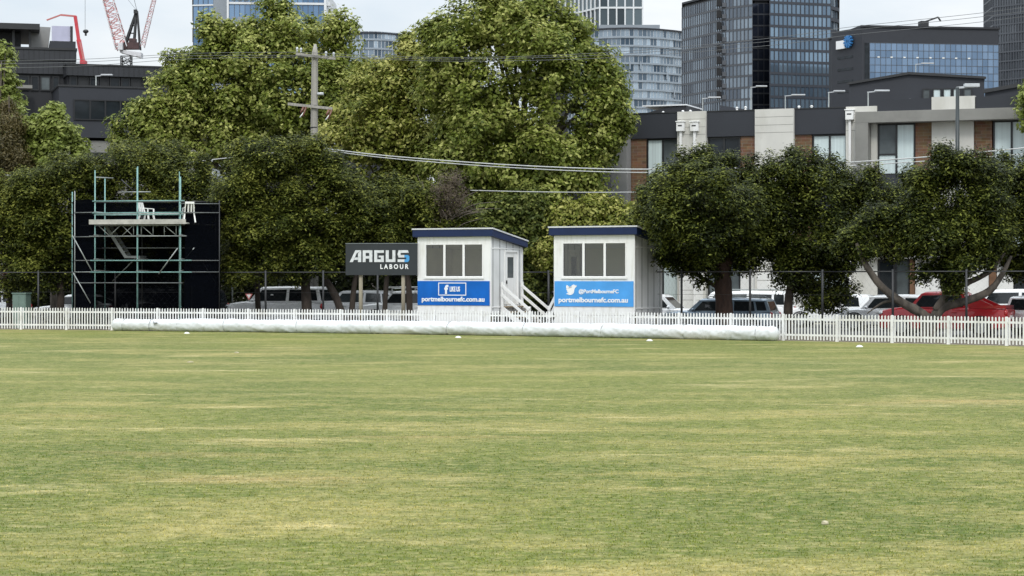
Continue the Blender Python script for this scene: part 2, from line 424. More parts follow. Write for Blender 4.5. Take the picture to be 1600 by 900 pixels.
M['utilgreen']=mat_basic('utility_green',(.13,.19,.16),.6)
M['scrap']=mat_basic('dry_leaf_scrap',(.48,.43,.30),.8)
M['conemark']=mat_basic('marker_white',(.66,.66,.62),.5)
SKY_BASE=.83; SKY_GAIN=2.0; SUN_E=1.4; EXPO=0.16
# ------------------------------------------------------------------ ground
def yb(px): return 515+.00719*px+5.86e-6*px*px      # foot of the picket fence in the photo
def fence_pt(px, off=0.0):
    D=HC*F/(yb(px)-YH); p=G(px,D)
    q=G(px+5, HC*F/(yb(px+5)-YH)); d=(q-p).normalized()
    n=Vector((d.y,-d.x,0))      # towards the camera side
    if n.y>0: n=-n
    return p+n*off, d, n
def sheet(name, poly, z, mat):
    b=MB(); b.add([(x,y,z) for x,y in poly],[tuple(range(len(poly)))])
    return tag(b.build(name, mat), kind='structure')
gp=[(-3000,-200),(3000,-200),(3000,4000),(-3000,4000)]
tag(sheet('ground',gp,0.0,M['ground']), kind='structure')
fp=[fence_pt(px,-.12)[0] for px in range(-300,1951,50)]
sheet('grass_field',[(-60,-25),(60,-25)]+[(p.x,p.y) for p in reversed(fp)],.008,M['grass'])
# mowing strip under the fence
b=MB()
a_=[fence_pt(px,.20)[0] for px in range(-300,1951,25)]; c_=[fence_pt(px,-.10)[0] for px in range(-300,1951,25)]
for i in range(len(a_)-1):
    b.add([(a_[i].x,a_[i].y,.012),(a_[i+1].x,a_[i+1].y,.012),(c_[i+1].x,c_[i+1].y,.012),(c_[i].x,c_[i].y,.012)],[(0,1,2,3)])
tag(b.build('mowing_strip',mat_basic('dry_edge',(.36,.32,.20),.9,var=.25,scale=1.5)),kind='structure')
# car park and street
A20=Face(985,105,21)
def street(t,y,z=0):
    c,s=A20.c,A20.s
    return (A20.o.x+t*c+y*s, A20.o.y-t*s+y*c, z)
sheet('car_park',[street(-60,-21)[:2],street(60,-21)[:2],street(60,-3.2)[:2],street(-60,-3.2)[:2]],.006,M['asphalt'])
b=MB()
for z0,z1,y0,y1 in ((0,.14,-3.2,-.6),):
    vs=[street(-60,y0,z0),street(60,y0,z0),street(60,y1,z0),street(-60,y1,z0),street(-60,y0,z1),street(60,y0,z1),street(60,y1,z1),street(-60,y1,z1)]
    b.add(vs,[(0,3,2,1),(4,5,6,7),(0,1,5,4),(1,2,6,5),(2,3,7,6),(3,0,4,7)])
tag(b.build('footpath',M['concrete']),kind='structure')

# grass blades near the camera, thinning out with distance
def blades():
    N=160000
    u=RNG.random(N)
    y=12.2+ 42.0*(1-np.sqrt(1-u*.9995))
    x=(RNG.random(N)-.5)*2*(y*.27+1.0)
    h=RNG.uniform(.010,.022,N)*np.clip(1.05-(y-12.2)/42,.05,1); w=RNG.uniform(.003,.006,N)*(1+ (y-12)/22)
    an=RNG.random(N)*2*PI; le=RNG.uniform(.2,1.2,N)*h; la=RNG.random(N)*2*PI
    V=np.zeros((N,3,3))
    V[:,0]=np.stack([x-np.cos(an)*w,y-np.sin(an)*w,np.full(N,.006)],1)
    V[:,1]=np.stack([x+np.cos(an)*w,y+np.sin(an)*w,np.full(N,.006)],1)
    V[:,2]=np.stack([x+np.cos(la)*le,y+np.sin(la)*le,.008+h],1)
    o=quads_np('grass_blades',V,M['blade'],rnd=RNG.random(N),nv=3)
    tag(o,'short mown grass blades of the sports field in the foreground','grass',kind='stuff')
blades()
# scraps lying on the turf
for i,(px,py,s,lab) in enumerate(((1289,821,.030,'pale scrap of paper lying on the grass at lower right of the field'),
                      (297,567,.07,'long pale scrap lying on the grass at far left of the field'),
                      (370,552,.06,'pale scrap lying on the grass nearest the left end of the white cover'))):
    D=HC*F/(py-YH); p=G(px,D)
    b=MB(); n=9
    ring=[(s*random.uniform(.7,1.1)*math.cos(2*PI*k/n)*1.3, s*random.uniform(.7,1.1)*math.sin(2*PI*k/n)*.7, random.uniform(.01,.03)) for k in range(n)]
    b.add([(0,0,.035)]+ring+[(x,y,0.0) for x,y,z in ring],[(0,k+1,(k+1)%n+1) for k in range(n)]+[(k+1,n+k+1,n+(k+1)%n+1,(k+1)%n+1) for k in range(n)])
    o=b.build('litter_scrap',M['scrap'],loc=(p.x,p.y,.012)); tag(o,lab,'litter','scraps on the grass')
# boundary markers
mk=[(292,520,'white boundary marker disc on the grass by the left part of the long white cover'),
    (716,526.5,'white boundary marker disc on the grass before the royal blue banner hut'),
    (1015,531.5,'white boundary marker disc on the grass before the sky blue banner hut'),
    (1343,541,'white boundary marker disc at the foot of the bare picket fence right of the cover')]
proto=None
for px,py,lab in mk:
    D=HC*F/(py-YH+1.5); p=G(px,D)
    if proto is None:
        b=MB(); n=20
        prof=[(.12,0),(.115,.012),(.08,.045),(.035,.062),(.0,.066)]
        vs=[];fs=[]
        for r_,z_ in prof:
            for k in range(n): vs.append((r_*math.cos(2*PI*k/n),r_*math.sin(2*PI*k/n),z_))
        for j in range(len(prof)-1):
            for k in range(n): fs.append((j*n+k,j*n+(k+1)%n,(j+1)*n+(k+1)%n,(j+1)*n+k))
        b.add(vs,fs,0,True); o=b.build('boundary_marker',M['conemark'],fix=False); proto=o
    else:
        o=proto.copy(); COL.objects.link(o)
    o.location=(p.x,p.y,.008); tag(o,lab,'marker','boundary markers on the grass')

# ------------------------------------------------------------------ picket fence
pf=thing('picket_fence','long white picket fence curving along the edge of the sports field','fence',fence_pt(800)[0])
O_=Vector(pf.location)
pts=[];px=-180.0
while px<1800:
    pts.append(px); p0=fence_pt(px)[0]
    while (fence_pt(px)[0]-p0).length<2.15: px+=1
HF=.965
for i in range(len(pts)-1):
    p,d,n=fence_pt(pts[i]); q=fence_pt(pts[i+1])[0]
    p=p-O_; q=q-O_; d=(q-p).normalized(); L=(q-p).length
    b=MB(); b.obox(p+Vector((0,0,.475)),d*.045,n*.045,Vector((0,0,.475)))
    b.obox(p+Vector((0,0,.958)),d*.03,n*.03,Vector((0,0,.012)))
    b.build('post',M['picket'],pf)
    for z in (.22,.78):
        b=MB(); b.obox((p+q)/2-n*.004+Vector((0,0,z)),d*(L/2-.055),n*.018,Vector((0,0,.035))); b.build('rail',M['picket'],pf)
    b=MB(); k=16
    for j in range(1,k+1):
        c=p+d*(L*j/(k+1)); hh=HF+random.uniform(-.012,.008); w=.025; z0=.055+random.uniform(-.01,.01)
        off=n*.028; th=n*.010; tl=d*random.uniform(-.004,.004)
        lo=[c+off-d*w,c+off+d*w]; 
        poly=[lo[0]+Vector((0,0,z0)),lo[1]+Vector((0,0,z0)),lo[1]+tl+Vector((0,0,hh-.03)),c+off+tl+Vector((0,0,hh)),lo[0]+tl+Vector((0,0,hh-.03))]
        vs=[v+th for v in poly]+[v-th for v in poly]
        b.add(vs,[(0,1,2,3,4),(9,8,7,6,5)]+[(m_,m_+5,(m_+1)%5+5,(m_+1)%5) for m_ in range(5)])
    b.build('picket_panel',M['picket'],pf)

# ------------------------------------------------------------------ rolled pitch cover
def rolled_cover():
    t=thing('rolled_cover','long white vinyl pitch cover rolled up along the foot of the picket fence','pitch cover',fence_pt(700,.5)[0])
    o_=Vector(t.location)
    x0,x1=184.0,1226.0
    A=fence_pt(x0,.46)[0]
    NS=620; n=28; vs=[]; fs=[]
    cen=[];L=0;prev=None
    for i in range(NS+1):
        p,d,nn=fence_pt(x0+(x1-x0)*i/NS,.46)
        if prev is not None: L+=(p-prev).length
        prev=p; cen.append((p-o_,d,nn,L))
    tot=L
    from mathutils import noise as NZ
    straps=[.6]+[1.9,3.2]+[x for x in np.arange(5.4,tot-2,3.45)]+[tot-.8]
    for i,(p,d,nn,l) in enumerate(cen):
        e=min(l,tot-l); endf=1.0 if e>.22 else math.sqrt(max(.02,1-((.22-e)/.22)**2))
        base=.268+.018*NZ.noise(Vector((l*.35,0,4)))
        if l<2.6: base*=.93+.05*math.sin(l*3)
        ds=min(abs(l-s_) for s_ in straps); cinch=.010*math.exp(-(ds/.07)**2)
        for k in range(n):
            an=2*PI*k/n
            ca,sa=math.cos(an),math.sin(an)
            # diagonal drag wrinkles
            wr=.018*NZ.noise(Vector((l*1.3+an*.9,an*1.0,1.7)))+.050*abs(NZ.noise(Vector((l*5.0+an*3.2,an*.8,7.7))))+.016*NZ.noise(Vector((l*7,an*3,2.2)))
            sag=.015*max(0,-sa)
            r=(base+wr-cinch)*endf
            z=max(.012, .255+ r*sa*.98 - sag)
            vs.append(p+nn*(r*ca*1.04)+Vector((0,0,z)))
    for i in range(NS):
        for k in range(n):
            fs.append((i*n+k,i*n+(k+1)%n,(i+1)*n+(k+1)%n,(i+1)*n+k))
    fs.append(tuple(range(n))[::-1]); fs.append(tuple(NS*n+k for k in range(n)))
    b=MB(); b.add(vs,fs,0,True); b.build('rolled_sheet',M['vinyl'],t)
    for s_ in straps:
        i=min(range(len(cen)),key=lambda j:abs(cen[j][3]-s_))
        p,d,nn,l=cen[i]; tilt=random.uniform(-.25,.25)
        ring=[]
        for k in range(25):
            an=2*PI*k/24; r=.275
            ring.append(p+nn*(r*math.cos(an)*1.03)+Vector((0,0,max(.02,.255+r*math.sin(an))))+d*(tilt*.25*math.sin(an)))
        bb=MB(); bb.tube(ring,.010,6,cap=False); bb.build('strap',M['strap'],t)
    # loose knotted tie near the left end
    p=cen[int(NS*2.0/tot)][0]; d=cen[30][1]; nn=cen[30][2]
    bb=MB(); bb.tube([p+nn*.24+Vector((0,0,.40)),p+nn*.33+d*.1+Vector((0,0,.34)),p+nn*.31+d*.22+Vector((0,0,.37))],[.03,.045,.02],8); bb.build('tie',M['strap'],t)
rolled_cover()

# ------------------------------------------------------------------ lettering
def text_mesh(name, s, mat, parent, x0,x1,z0,z1, y, bold=0.02, space=1.0, depth=.012, shear=0.0, keep=False):
    """built-in font lettering fitted to the box x0..x1, z0..z1 on a panel facing -y"""
    cu=bpy.data.curves.new(name,'FONT'); cu.body=s; cu.size=1; cu.offset=bold; cu.space_character=space; cu.shear=shear
    cu.extrude=.01; cu.resolution_u=6
    o=bpy.data.objects.new(name+'_curve',cu); COL.objects.link(o)
    dg=bpy.context.evaluated_depsgraph_get(); dg.update()
    me=bpy.data.meshes.new_from_object(o.evaluated_get(dg)); me.name=name
    bpy.data.objects.remove(o); bpy.data.curves.remove(cu)
    n=len(me.vertices); a=np.zeros(n*3,dtype=np.float32); me.vertices.foreach_get('co',a); a=a.reshape(-1,3)
    mn=a.min(0); mx=a.max(0); q=np.zeros_like(a)
    q[:,0]=x0+(a[:,0]-mn[0])/(mx[0]-mn[0])*(x1-x0)
    q[:,2]=z0+(a[:,1]-mn[1])/(mx[1]-mn[1])*(z1-z0)
    q[:,1]=y-(a[:,2]-mn[2])/(mx[2]-mn[2])*depth
    me.vertices.foreach_set('co',q.ravel()); me.materials.clear(); me.materials.append(mat); me.update()
    t=bpy.data.objects.new(name,me); COL.objects.link(t); t.parent=parent
    return t

# ------------------------------------------------------------------ scorers' huts
HY=27.0
def hut(px, D, w, d, mirror, label, bannermat, kind):
    f=Face(px,D,HY)
    t=thing('cabin_hut',label,'hut',f.o,f.rz,'raised white cabin huts behind the picket fence')
    zf,ztop,zback=.78,4.0,3.58
    th=.07
    x0,x1=0,w
    wz0,wz1=2.26,3.635
    wx0,wx1=w*.105,w*.90
    # front wall with its window opening
    b=MB()
    b.box(0,w,0,th,zf,wz0); b.box(0,w,0,th,wz1,ztop-.06); b.box(0,wx0,0,th,wz0,wz1); b.box(wx1,w,0,th,wz0,wz1)
    b.build('front_wall',M['white'],t,.006)
    zs=lambda y: ztop+(zback-ztop)*y/d
    def side(x,name,door):
        b=MB()
        a,c=(x,x+th) if x<w/2 else (x-th,x)
        dy0,dy1=.42*d,.85*d
        if door:
            b.prism_x([(th+.004,zf),(dy0,zf),(dy0,zs(dy0)-.06),(th+.004,zs(0)-.07)],a,c)
            b.prism_x([(dy1,zf),(d,zf),(d,zs(d)-.06),(dy1,zs(dy1)-.06)],a,c)
            b.prism_x([(dy0,3.38),(dy1,3.38),(dy1,zs(dy1)-.06),(dy0,zs(dy0)-.06)],a,c)
            b.box(a,c,dy0,dy1,zf,1.14)
        else:
            b.prism_x([(th+.004,zf),(d,zf),(d,zs(d)-.06),(th+.004,zs(0)-.07)],a,c)
        o=b.build('side_wall',M['whitepanel'],t)
        # corner and top trims
        b=MB(); out=.018
        e0,e1=(x-out,x+.004) if x<w/2 else (x-.004,x+out)
        b.box(e0,e1,.0,.09,zf+.02,zs(0)-.1); b.box(e0,e1,d-.09,d,zf+.02,zs(d)-.1)
        b.prism_x([(.09,3.42),(d-.09,3.42),(d-.09,3.47),(.09,3.47)],e0,e1) 
        b.prism_x([(.09,1.02),(d-.09,1.02),(d-.09,1.08),(.09,1.08)],e0,e1)
        b.build('trim',M['frame'],t,.004)
        if door:
            b=MB(); s1=1 if x>w/2 else -1
            y0,y1=dy0+.1,dy1-.06
            xa,xb=(x-.05,x-.012) if s1>0 else (x+.012,x+.05)
            wy0,wy1=y0+.22,y1-.3
            b.box(xa,xb,y0,y1,1.15,2.24); b.box(xa,xb,y0,y1,3.1,3.3)
            b.box(xa,xb,y0,wy0,2.24,3.1); b.box(xa,xb,wy1,y1,2.24,3.1)
            dr=b.build('door',M['white'],t)
            b=MB(); xm=(xa+xb)/2; b.box(xm-.005,xm+.005,wy0,wy1,2.24,3.1); b.build('door_pane',M['glass_mid'],dr)
            b=MB(); b.box(xb if s1>0 else xa-.05,(xb if s1>0 else xa-.05)+.05,y0+.08,y0+.12,2.0,2.14); b.build('handle',M['dark'],dr)
            b=MB(); xo0,xo1=(x-.03,x+.03) if s1>0 else (x-.03,x+.03)
            b.box(xo0,xo1,dy0,dy0+.1,1.15,3.30); b.box(xo0,xo1,dy1-.06,dy1,1.15,3.30); b.box(xo0,xo1,dy0,dy1,3.3,3.38)
            b.build('door_frame',M['frame'],t)
    side(w,'r',not mirror); side(0,'l',mirror)
    b=MB(); b.box(th,w-th,d-th,d,zf,zback-.06); b.build('back_wall',M['whitepanel'],t)
    # lining, floor, ceiling
    b=MB()
    b.box(th+.004,w-th-.004,d-th-.03,d-th-.004,1.16,zback-.1)
    for a,c in ((th+.004,th+.02),(w-th-.02,w-th-.004)):
        if (a>w/2) != (not mirror): b.prism_x([(th+.01,1.16),(d-.12,1.16),(d-.12,zback-.1),(th+.01,zback-.1)],a,c)
    b.build('lining',M['cabin_in'],t)
    b=MB(); b.box(th+.02,w-th-.02,th+.02,d-th-.04,1.08,1.15); b.build('floor',M['vinylfloor'],t)
    b=MB(); b.prism_x([(th+.01,ztop-.18),(d-th-.04,zback-.14),(d-th-.04,zback-.11),(th+.01,ztop-.15)],th+.03,w-th-.03); b.build('ceiling',M['frame'],t)
    b=MB(); b.box(wx0+.1,wx1-.1,.5,.95,1.85,1.90); b.build('bench',M['vinylfloor'],t)
    # window
    b=MB(); fw=.055
    b.box(wx0,wx1,-.015,.05,wz0,wz0+fw); b.box(wx0,wx1,-.015,.05,wz1-fw*.6,wz1)
    b.box(wx0,wx0+fw*.7,-.015,.05,wz0+fw,wz1-fw*.6); b.box(wx1-fw*.7,wx1,-.015,.05,wz0+fw,wz1-fw*.6)
    ww=(wx1-wx0)
    ms=[wx0+ww/3,wx0+2*ww/3]
    for m_ in ms: b.box(m_-.05,m_+.05,-.015,.05,wz0+fw,wz1-fw*.6)
    win=b.build('window',M['frame'],t,.004)
    ed=[wx0+fw*.7]+sum([[m_-.05,m_+.05] for m_ in ms],[])+[wx1-fw*.7]
    for k in range(3):
        b=MB(); b.box(ed[2*k],ed[2*k+1],.012,.018,wz0+fw,wz1-fw*.6); b.build('pane',M['pane'],win)
        b=MB(); b.box(ed[2*k],ed[2*k+1],.018,.032,wz0+fw,wz0+fw+.03); b.box(ed[2*k],ed[2*k]+.025,.018,.032,wz0+fw+.03,wz1-.04); b.build('sash',M['dark'],win)
    b=MB(); b.box(wx0-.05,wx1+.05,-.05,-.0155,wz0-.05,wz0-.004); b.build('sill',M['frame'],t)
    # roof
    b=MB()
    ov=.17
    zt=lambda y: 4.20+(zback-ztop)*y/d
    b.prism_x([(-ov,zt(-ov)),(d+ov,zt(d+ov)),(d+ov,zt(d+ov)+.055),(-ov,zt(-ov)+.055)],-ov-.03,w+ov+.03)
    rf=b.build('roof',M['roofwhite'],t)
    b=MB()
    b.prism_x([(-ov+.02,zt(0)-.262),(d+ov-.02,zt(d)-.262),(d+ov-.02,zt(d+ov)-.002),(-ov+.02,zt(-ov)-.002)],-ov,w+ov)
    b.build('fascia',M['navy'],rf)
    # banner under the window
    b=MB(); b.box(.0 if kind=='a' else .02,w-.03,-.028,-.004,1.12,2.115); ban=b.build('banner',bannermat,t)
    if kind=='a':
        bx0,bx1,bz0,bz1=w*.29,w*.675,1.52,2.05
        b=MB(); q=.035
        b.box(bx0,bx1,-.036,-.0285,bz0,bz0+q); b.box(bx0,bx1,-.036,-.0285,bz1-q,bz1); b.box(bx0,bx0+q,-.036,-.0285,bz0+q,bz1-q); b.box(bx1-q,bx1,-.036,-.0285,bz0+q,bz1-q)
        b.build('emblem_border',M['letter'],ban)
        text_mesh('emblem','f',M['letter'],ban,w*.375,w*.43,1.575,1.96,-.0285,.05)
        text_mesh('lettering','LIKE US',M['letter'],ban,w*.45,w*.59,1.68,1.89,-.0285,.035)
        text_mesh('web_address','portmelbournefc.com.au',M['letter'],ban,w*.06,w*.925,1.215,1.475,-.0285,.03)
    else:
        bird_emblem(ban,w*.155,w*.29,1.56,2.0,-.0285)
        text_mesh('lettering','@PortMelbourneFC',M['letter'],ban,w*.315,w*.81,1.60,1.80,-.0285,.03)
        text_mesh('web_address','portmelbournefc.com.au',M['letter'],ban,w*.06,w*.925,1.22,1.48,-.0285,.03)
    # stumps and skirt
    b=MB(); b.box(.02,w-.02,.03,.06,.42,zf-.006); b.build('skirt',M['white'],t)
    for x in (.15,w/2,w-.15):
        for y in (.3,d-.25):
            b=MB(); b.box(x-.06,x+.06,y-.06,y+.06,0,zf-.005); b.build('stump',M['timberpole'],t)
    return t,f,w,d

def bird_emblem(parent,x0,x1,z0,z1,y):
    """the bird mark: outline laid out in a unit square"""
    pts=[]
    def arc(cx,cy,r,a0,a1,n=10,rx=None):
        for i in range(n+1):
            a=R(a0+(a1-a0)*i/n); pts.append((cx+r*math.cos(a),cy+r*math.sin(a)))
    pts += [(0.0,.12)]
    arc(.36,.42,.40,-125,10,16)          # belly to breast
    pts += [(.80,.55),(.82,.66)]
    pts += [(.90,.70),(1.0,.82),(.89,.79),(.96,.92),(.84,.86)]
    arc(.70,.76,.19,30,200,12)           # head
    pts += [(.46,.66),(.30,.72),(.08,.93)]
    arc(.20,.74,.2,150,215,5)
    pts += [(.10,.58),(.03,.60),(.04,.48),(.13,.40),(.07,.39),(.12,.28),(.22,.24)]
    b=MB(); n=len(pts)
    P2=[(x0+(x1-x0)*p[0], z0+(z1-z0)*p[1]) for p in pts]
    bm=bmesh.new(); vs=[bm.verts.new((x,y-.008,z)) for x,z in P2]; f_=bm.faces.new(vs)
    bmesh.ops.triangulate(bm,faces=[f_])
    r_=bmesh.ops.extrude_face_region(bm,geom=bm.faces[:]); 
    for v in [g for g in r_['geom'] if isinstance(g,bmesh.types.BMVert)]: v.co.y+=.008
    me=bpy.data.meshes.new('emblem'); bm.to_mesh(me); bm.free(); me.materials.append(M['letter'])
    o=bpy.data.objects.new('emblem',me); COL.objects.link(o); o.parent=parent
    return o

h1=hut(653,84.6,3.38,2.9,False,'white cabin hut with navy roof edge and royal blue banner, beside the dark sign',M['blue'],'a')
h2=hut(866,81.2,3.46,2.75,True,'white cabin hut with navy roof edge and sky blue banner with a bird',M['sky_blue'],'b')

def steps(h,mirror,label):
    t0,f,w,d=h
    sgn=-1 if mirror else 1
    x=(-.02 if mirror else w+.02)
    base=f.o+Vector((f.c*x,-f.s*x,0))
    t=thing('entry_steps',label,'steps',base,f.rz,'white railed steps of the huts')
    dy0,dy1=.30*d,.92*d
    run=1.35; q=.45 if mirror else 1.0
    # landing + treads
    for i in range(5):
        z=1.1-.22*i-.02; xx=.02+.26*i*q
        b=MB(); b.box(min(sgn*xx,sgn*(xx+.28*q)),max(sgn*xx,sgn*(xx+.28*q)),dy0+.06,dy1-.06,z-.04,z); b.build('tread',M['floor'],t)
    for y in (dy0,dy1):
        b=MB(); b.bar((sgn*.03,y+.03,1.0),(sgn*1.35*q,y+.03,.02),.05,.2); b.build('stringer',M['frame'],t)
        for xx,zl in ((.08,1.98),(1.32,.98)):
            b=MB(); xx*=q; b.box(sgn*xx-.045,sgn*xx+.045,y-.045,y+.045,0,zl+.10); b.build('post',M['frame'],t,.006)
        for dz in (0,-.38):
            b=MB(); b.bar((sgn*.06,y-.058,1.95+dz),(sgn*1.34*q,y-.058,.96+dz),.035,.11); b.build('handrail',M['frame'],t)
steps(h1,False,'white railed steps going down from the side door of the royal blue banner hut')
steps(h2,True,'white railed steps on the left side of the sky blue banner hut')

# ------------------------------------------------------------------ dark sign on round posts
def big_sign():
    f=Face(540,84.9,8)
    t=thing('advertising_sign','dark grey advertising board with silver lettering on two round posts left of the huts','sign',f.o,f.rz)
    w=f.t(652); z0=f.z(590,430); z1=f.z(590,381)
    b=MB(); b.box(0,w,0,.07,z0,z1); bd=b.build('board',M['signboard'],t,.006)
    b=MB(); b.box(-.01,w+.01,-.015,.085,z1+.002,z1+.03); b.build('top_edge',M['signedge'],bd)
    X=lambda px: w*(px-540)/112.0
    Z=lambda py: z0+(430-py)/49.0*(z1-z0)
    # block capitals: each letter drawn from its strokes, cells in photo pixels
    def letter(polys,mat,name='lettering'):
        b=MB()
        for pl in polys: b.prism_y([(X(x),Z(y)) for x,y in pl],-.024,-.002)
        b.build(name,mat,bd)
    yt,ybm=391,409.5
    letter([[(546.5,ybm),(555.5,yt),(564.6,yt),(558.3,395.5),(557.6,395.5),(551.6,ybm)],[(564.6,yt),(564.6,ybm),(559.6,ybm),(559.6,395.5)],[(559.5,402.2),(559.5,406),(553.5,406),(555.3,402.2)]],M['letter_silver'])
    letter([[(567,yt),(582,yt),(582,395.3),(567,395.3)],[(567,395.3),(571.6,395.3),(571.6,ybm),(567,ybm)],[(577.3,395.3),(582,395.3),(582,400),(577.3,400)],[(571.6,400),(582,400),(582,404),(571.6,404)],[(577.3,404),(582,404),(582,ybm),(577.3,ybm)]],M['letter_silver'])
    letter([[(585,yt),(600,yt),(600,395.2),(585,395.2)],[(585,395.2),(589.7,395.2),(589.7,ybm),(585,ybm)],[(589.7,405.2),(600,405.2),(600,ybm),(589.7,ybm)],[(595.4,399.4),(600,399.4),(600,405.2),(595.4,405.2)],[(592,399.4),(595.4,399.4),(595.4,402.2),(592,402.2)]],M['letter_silver'])
    letter([[(603,yt),(607.7,yt),(607.7,405.2),(603,405.2)],[(613.4,yt),(618,yt),(618,405.2),(613.4,405.2)],[(603,405.2),(618,405.2),(618,ybm),(603,ybm)]],M['letter_silver'])
    letter([[(623,yt),(637.5,yt),(638.8,395.2),(622,395.2)],[(621.5,395.2),(626.2,395.2),(626.2,398.4),(621.5,398.4)],[(621.8,398.4),(632,398.4),(632,402.4),(623,402.4)],[(621.5,405.2),(632,405.2),(632,ybm),(621.5,ybm)]],M['letter_silver'])
    letter([[(632.3,398.4),(637.6,398.4),(639.8,400.8),(639.8,406.5),(637.6,ybm),(632.3,ybm),(632.3,405.2),(635,405.2),(635,402.4),(632.3,402.4)]],M['letter_cyan'])
    text_mesh('lettering','L A B O U R',M['letter'],bd,X(594.5),X(638.5),Z(420.3),Z(412.8),-.003,.03,depth=.015)
    for px in (562.5,629):
        b=MB(); x=f.t(px); b.tube([(x,.16,0),(x,.16,z0+.6)],[.085,.078],14); b.build('post',M['timberpole'],t)
big_sign()

# ------------------------------------------------------------------ scaffold
def scaffold():
    f=Face(148,90.0,10)
    t=thing('scaffold_tower','turquoise tube scaffold tower with plank deck and black shade cloth under dark trees','scaffold',f.o,f.rz)
    X=f.t; Zf=f.z
    sc_=.028
    DB=2.1
    def tube(name,a,b_,mat,r=sc_,parent=t):
        m_=MB(); m_.tube([a,b_],r,8); return m_.build(name,mat,parent)
    # standards: front row then back row
    xs=[X(148.5),X(215),X(282)]
    for x,top,mt in ((xs[0],Zf(148,266),M['teal']),(xs[1],Zf(215,260),M['teal']),(xs[2],Zf(282,276),M['teal'])):
        tube('standard',(x,0,0),(x,0,top),mt,.03)
    tube('standard',(xs[1]-.06,.10,0),(xs[1]-.06,.10,Zf(215,262)),M['teal'],.026)
    tube('standard',(xs[2]-.08,.09,0),(xs[2]-.08,.09,Zf(282,268)),M['teal'],.022)
    f2=Face(148,90,10); f2.o=f.o+Vector((f.s*DB,f.c*DB,0)); off2=0.0
    X2=lambda px: f2.t(px)
    xb=[X2(113),X2(164),X2(222),X2(280),X2(337)]
    XL,XR=X(113.5),X(336)
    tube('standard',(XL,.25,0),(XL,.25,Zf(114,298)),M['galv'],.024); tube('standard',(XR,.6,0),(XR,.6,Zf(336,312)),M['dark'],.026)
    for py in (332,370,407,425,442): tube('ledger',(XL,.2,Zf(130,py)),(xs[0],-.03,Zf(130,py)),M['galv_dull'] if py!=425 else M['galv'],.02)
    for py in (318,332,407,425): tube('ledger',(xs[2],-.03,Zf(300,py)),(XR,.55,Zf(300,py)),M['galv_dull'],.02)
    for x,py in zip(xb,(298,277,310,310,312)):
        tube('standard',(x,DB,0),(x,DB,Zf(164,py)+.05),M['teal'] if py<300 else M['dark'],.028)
    # ledgers
    def led(px0,px1,py,mat,y=0.0,r=.024): tube('ledger',((X2 if y>1 else X)(px0),y-.055,Zf(215,py)),((X2 if y>1 else X)(px1),y-.055,Zf(215,py)),mat,r)
    led(145,289,314,M['teal']); led(145,286,332.5,M['teal']); led(146,286,335.5,M['teal'],.12)
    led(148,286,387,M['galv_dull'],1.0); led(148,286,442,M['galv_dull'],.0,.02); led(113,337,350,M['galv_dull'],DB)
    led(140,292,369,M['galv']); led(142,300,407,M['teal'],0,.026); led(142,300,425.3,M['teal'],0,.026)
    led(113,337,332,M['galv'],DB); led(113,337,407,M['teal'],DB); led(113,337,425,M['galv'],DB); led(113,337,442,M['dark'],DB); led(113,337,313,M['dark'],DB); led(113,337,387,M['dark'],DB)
    # transoms between the two rows
    for x in xs:
        for py in (333,369,407,425): tube('transom',(x,-.1,Zf(215,py)+.06),(x,DB+.1,Zf(215,py)+.06),M['galv'],.022)
    # deck
    b=MB(); z=Zf(215,350)
    for k in range(8):
        y0=-.12+k*.28; b.box(X(140)+random.uniform(-.05,.05),X(293)+random.uniform(-.05,.08),y0,y0+.26,z,z+.06)
    b.build('deck',M['plank'],t)
    b=MB(); b.box(X(141),X(292),-.16,-.125,z-.01,z+.20); b.build('toe_board',M['plank'],t)
    b=MB(); b.box(X(115),X(335),DB+.12,DB+.5,z,z+.06); b.build('deck',M['plank'],t)
    # lattice beam under the deck
    zc0,zc1=Zf(215,368),Zf(215,352)
    b=MB(); xx=[155,162,171,180,190,199,208,217,228,239,243,256,268,275]
    up=True
    pts_=[153,170,181,190,206,208]
    for a,c in ((153,170),(187,171),(190,206),(207,190),(220,238),(256,275)):
        b.tube([(X(a),0.06,zc1),(X(c),0.06,zc0)] if a<c else [(X(a),0.06,zc1),(X(c),0.06,zc0)],.02,6)
    for a in (208,220,238.5,256,274.5): b.tube([(X(a),.06,zc0),(X(a),.06,zc1)],.018,6)
    b.tube([(X(150),.06,zc1-.01),(X(282),.06,zc1-.01)],.02,6)
    b.build('lattice_beam',M['galv'],t)
    # braces
    for (a,pa,c,pc,y) in ((113,367,145,426,-.0),(278.5,388,249,428,-.08),(300,387,286,405,.3),(113,426,140,474,.1),(294,410,318,448,DB-.1),(150,440,190,400,DB-.15)):
        tube('brace',(X(a),y,Zf(215,pa)),(X(c),y,Zf(215,pc)),M['galv'],.026)
    # guard frame at the top left
    zt=Zf(148,277)
    tube('guard_rail',(xs[0],.05,zt),(X(165),.9,zt),M['galv'],.026); tube('guard_rail',(X(165),DB-.2,Zf(215,297)),(X(212),DB-.2,Zf(215,297)),M['galv'],.026)
    tube('guard_rail',(X(165),DB-.2,Zf(215,277)),(X(184),DB-.1,Zf(215,296)),M['dark'],.026)
    # stair inside
    b=MB()
    for dy in (.7,1.3): b.bar((X(156),dy,Zf(215,352)),(X(188),dy,Zf(215,402)),.04,.14)
    for k in range(8):
        u=(k+.5)/8; x=X(156)+(X(188)-X(156))*u; z=Zf(215,352)+(Zf(215,402)-Zf(215,352))*u; b.box(x-.1,x+.1,.74,1.26,z-.02,z+.02)
    b.box(X(187),X(211),.6,1.4,Zf(215,403),Zf(215,399.5)); b.build('stair',M['galv_dull'],t)
    # shade cloth: back and the two returns, hung on the back row, with slack
    b=MB()
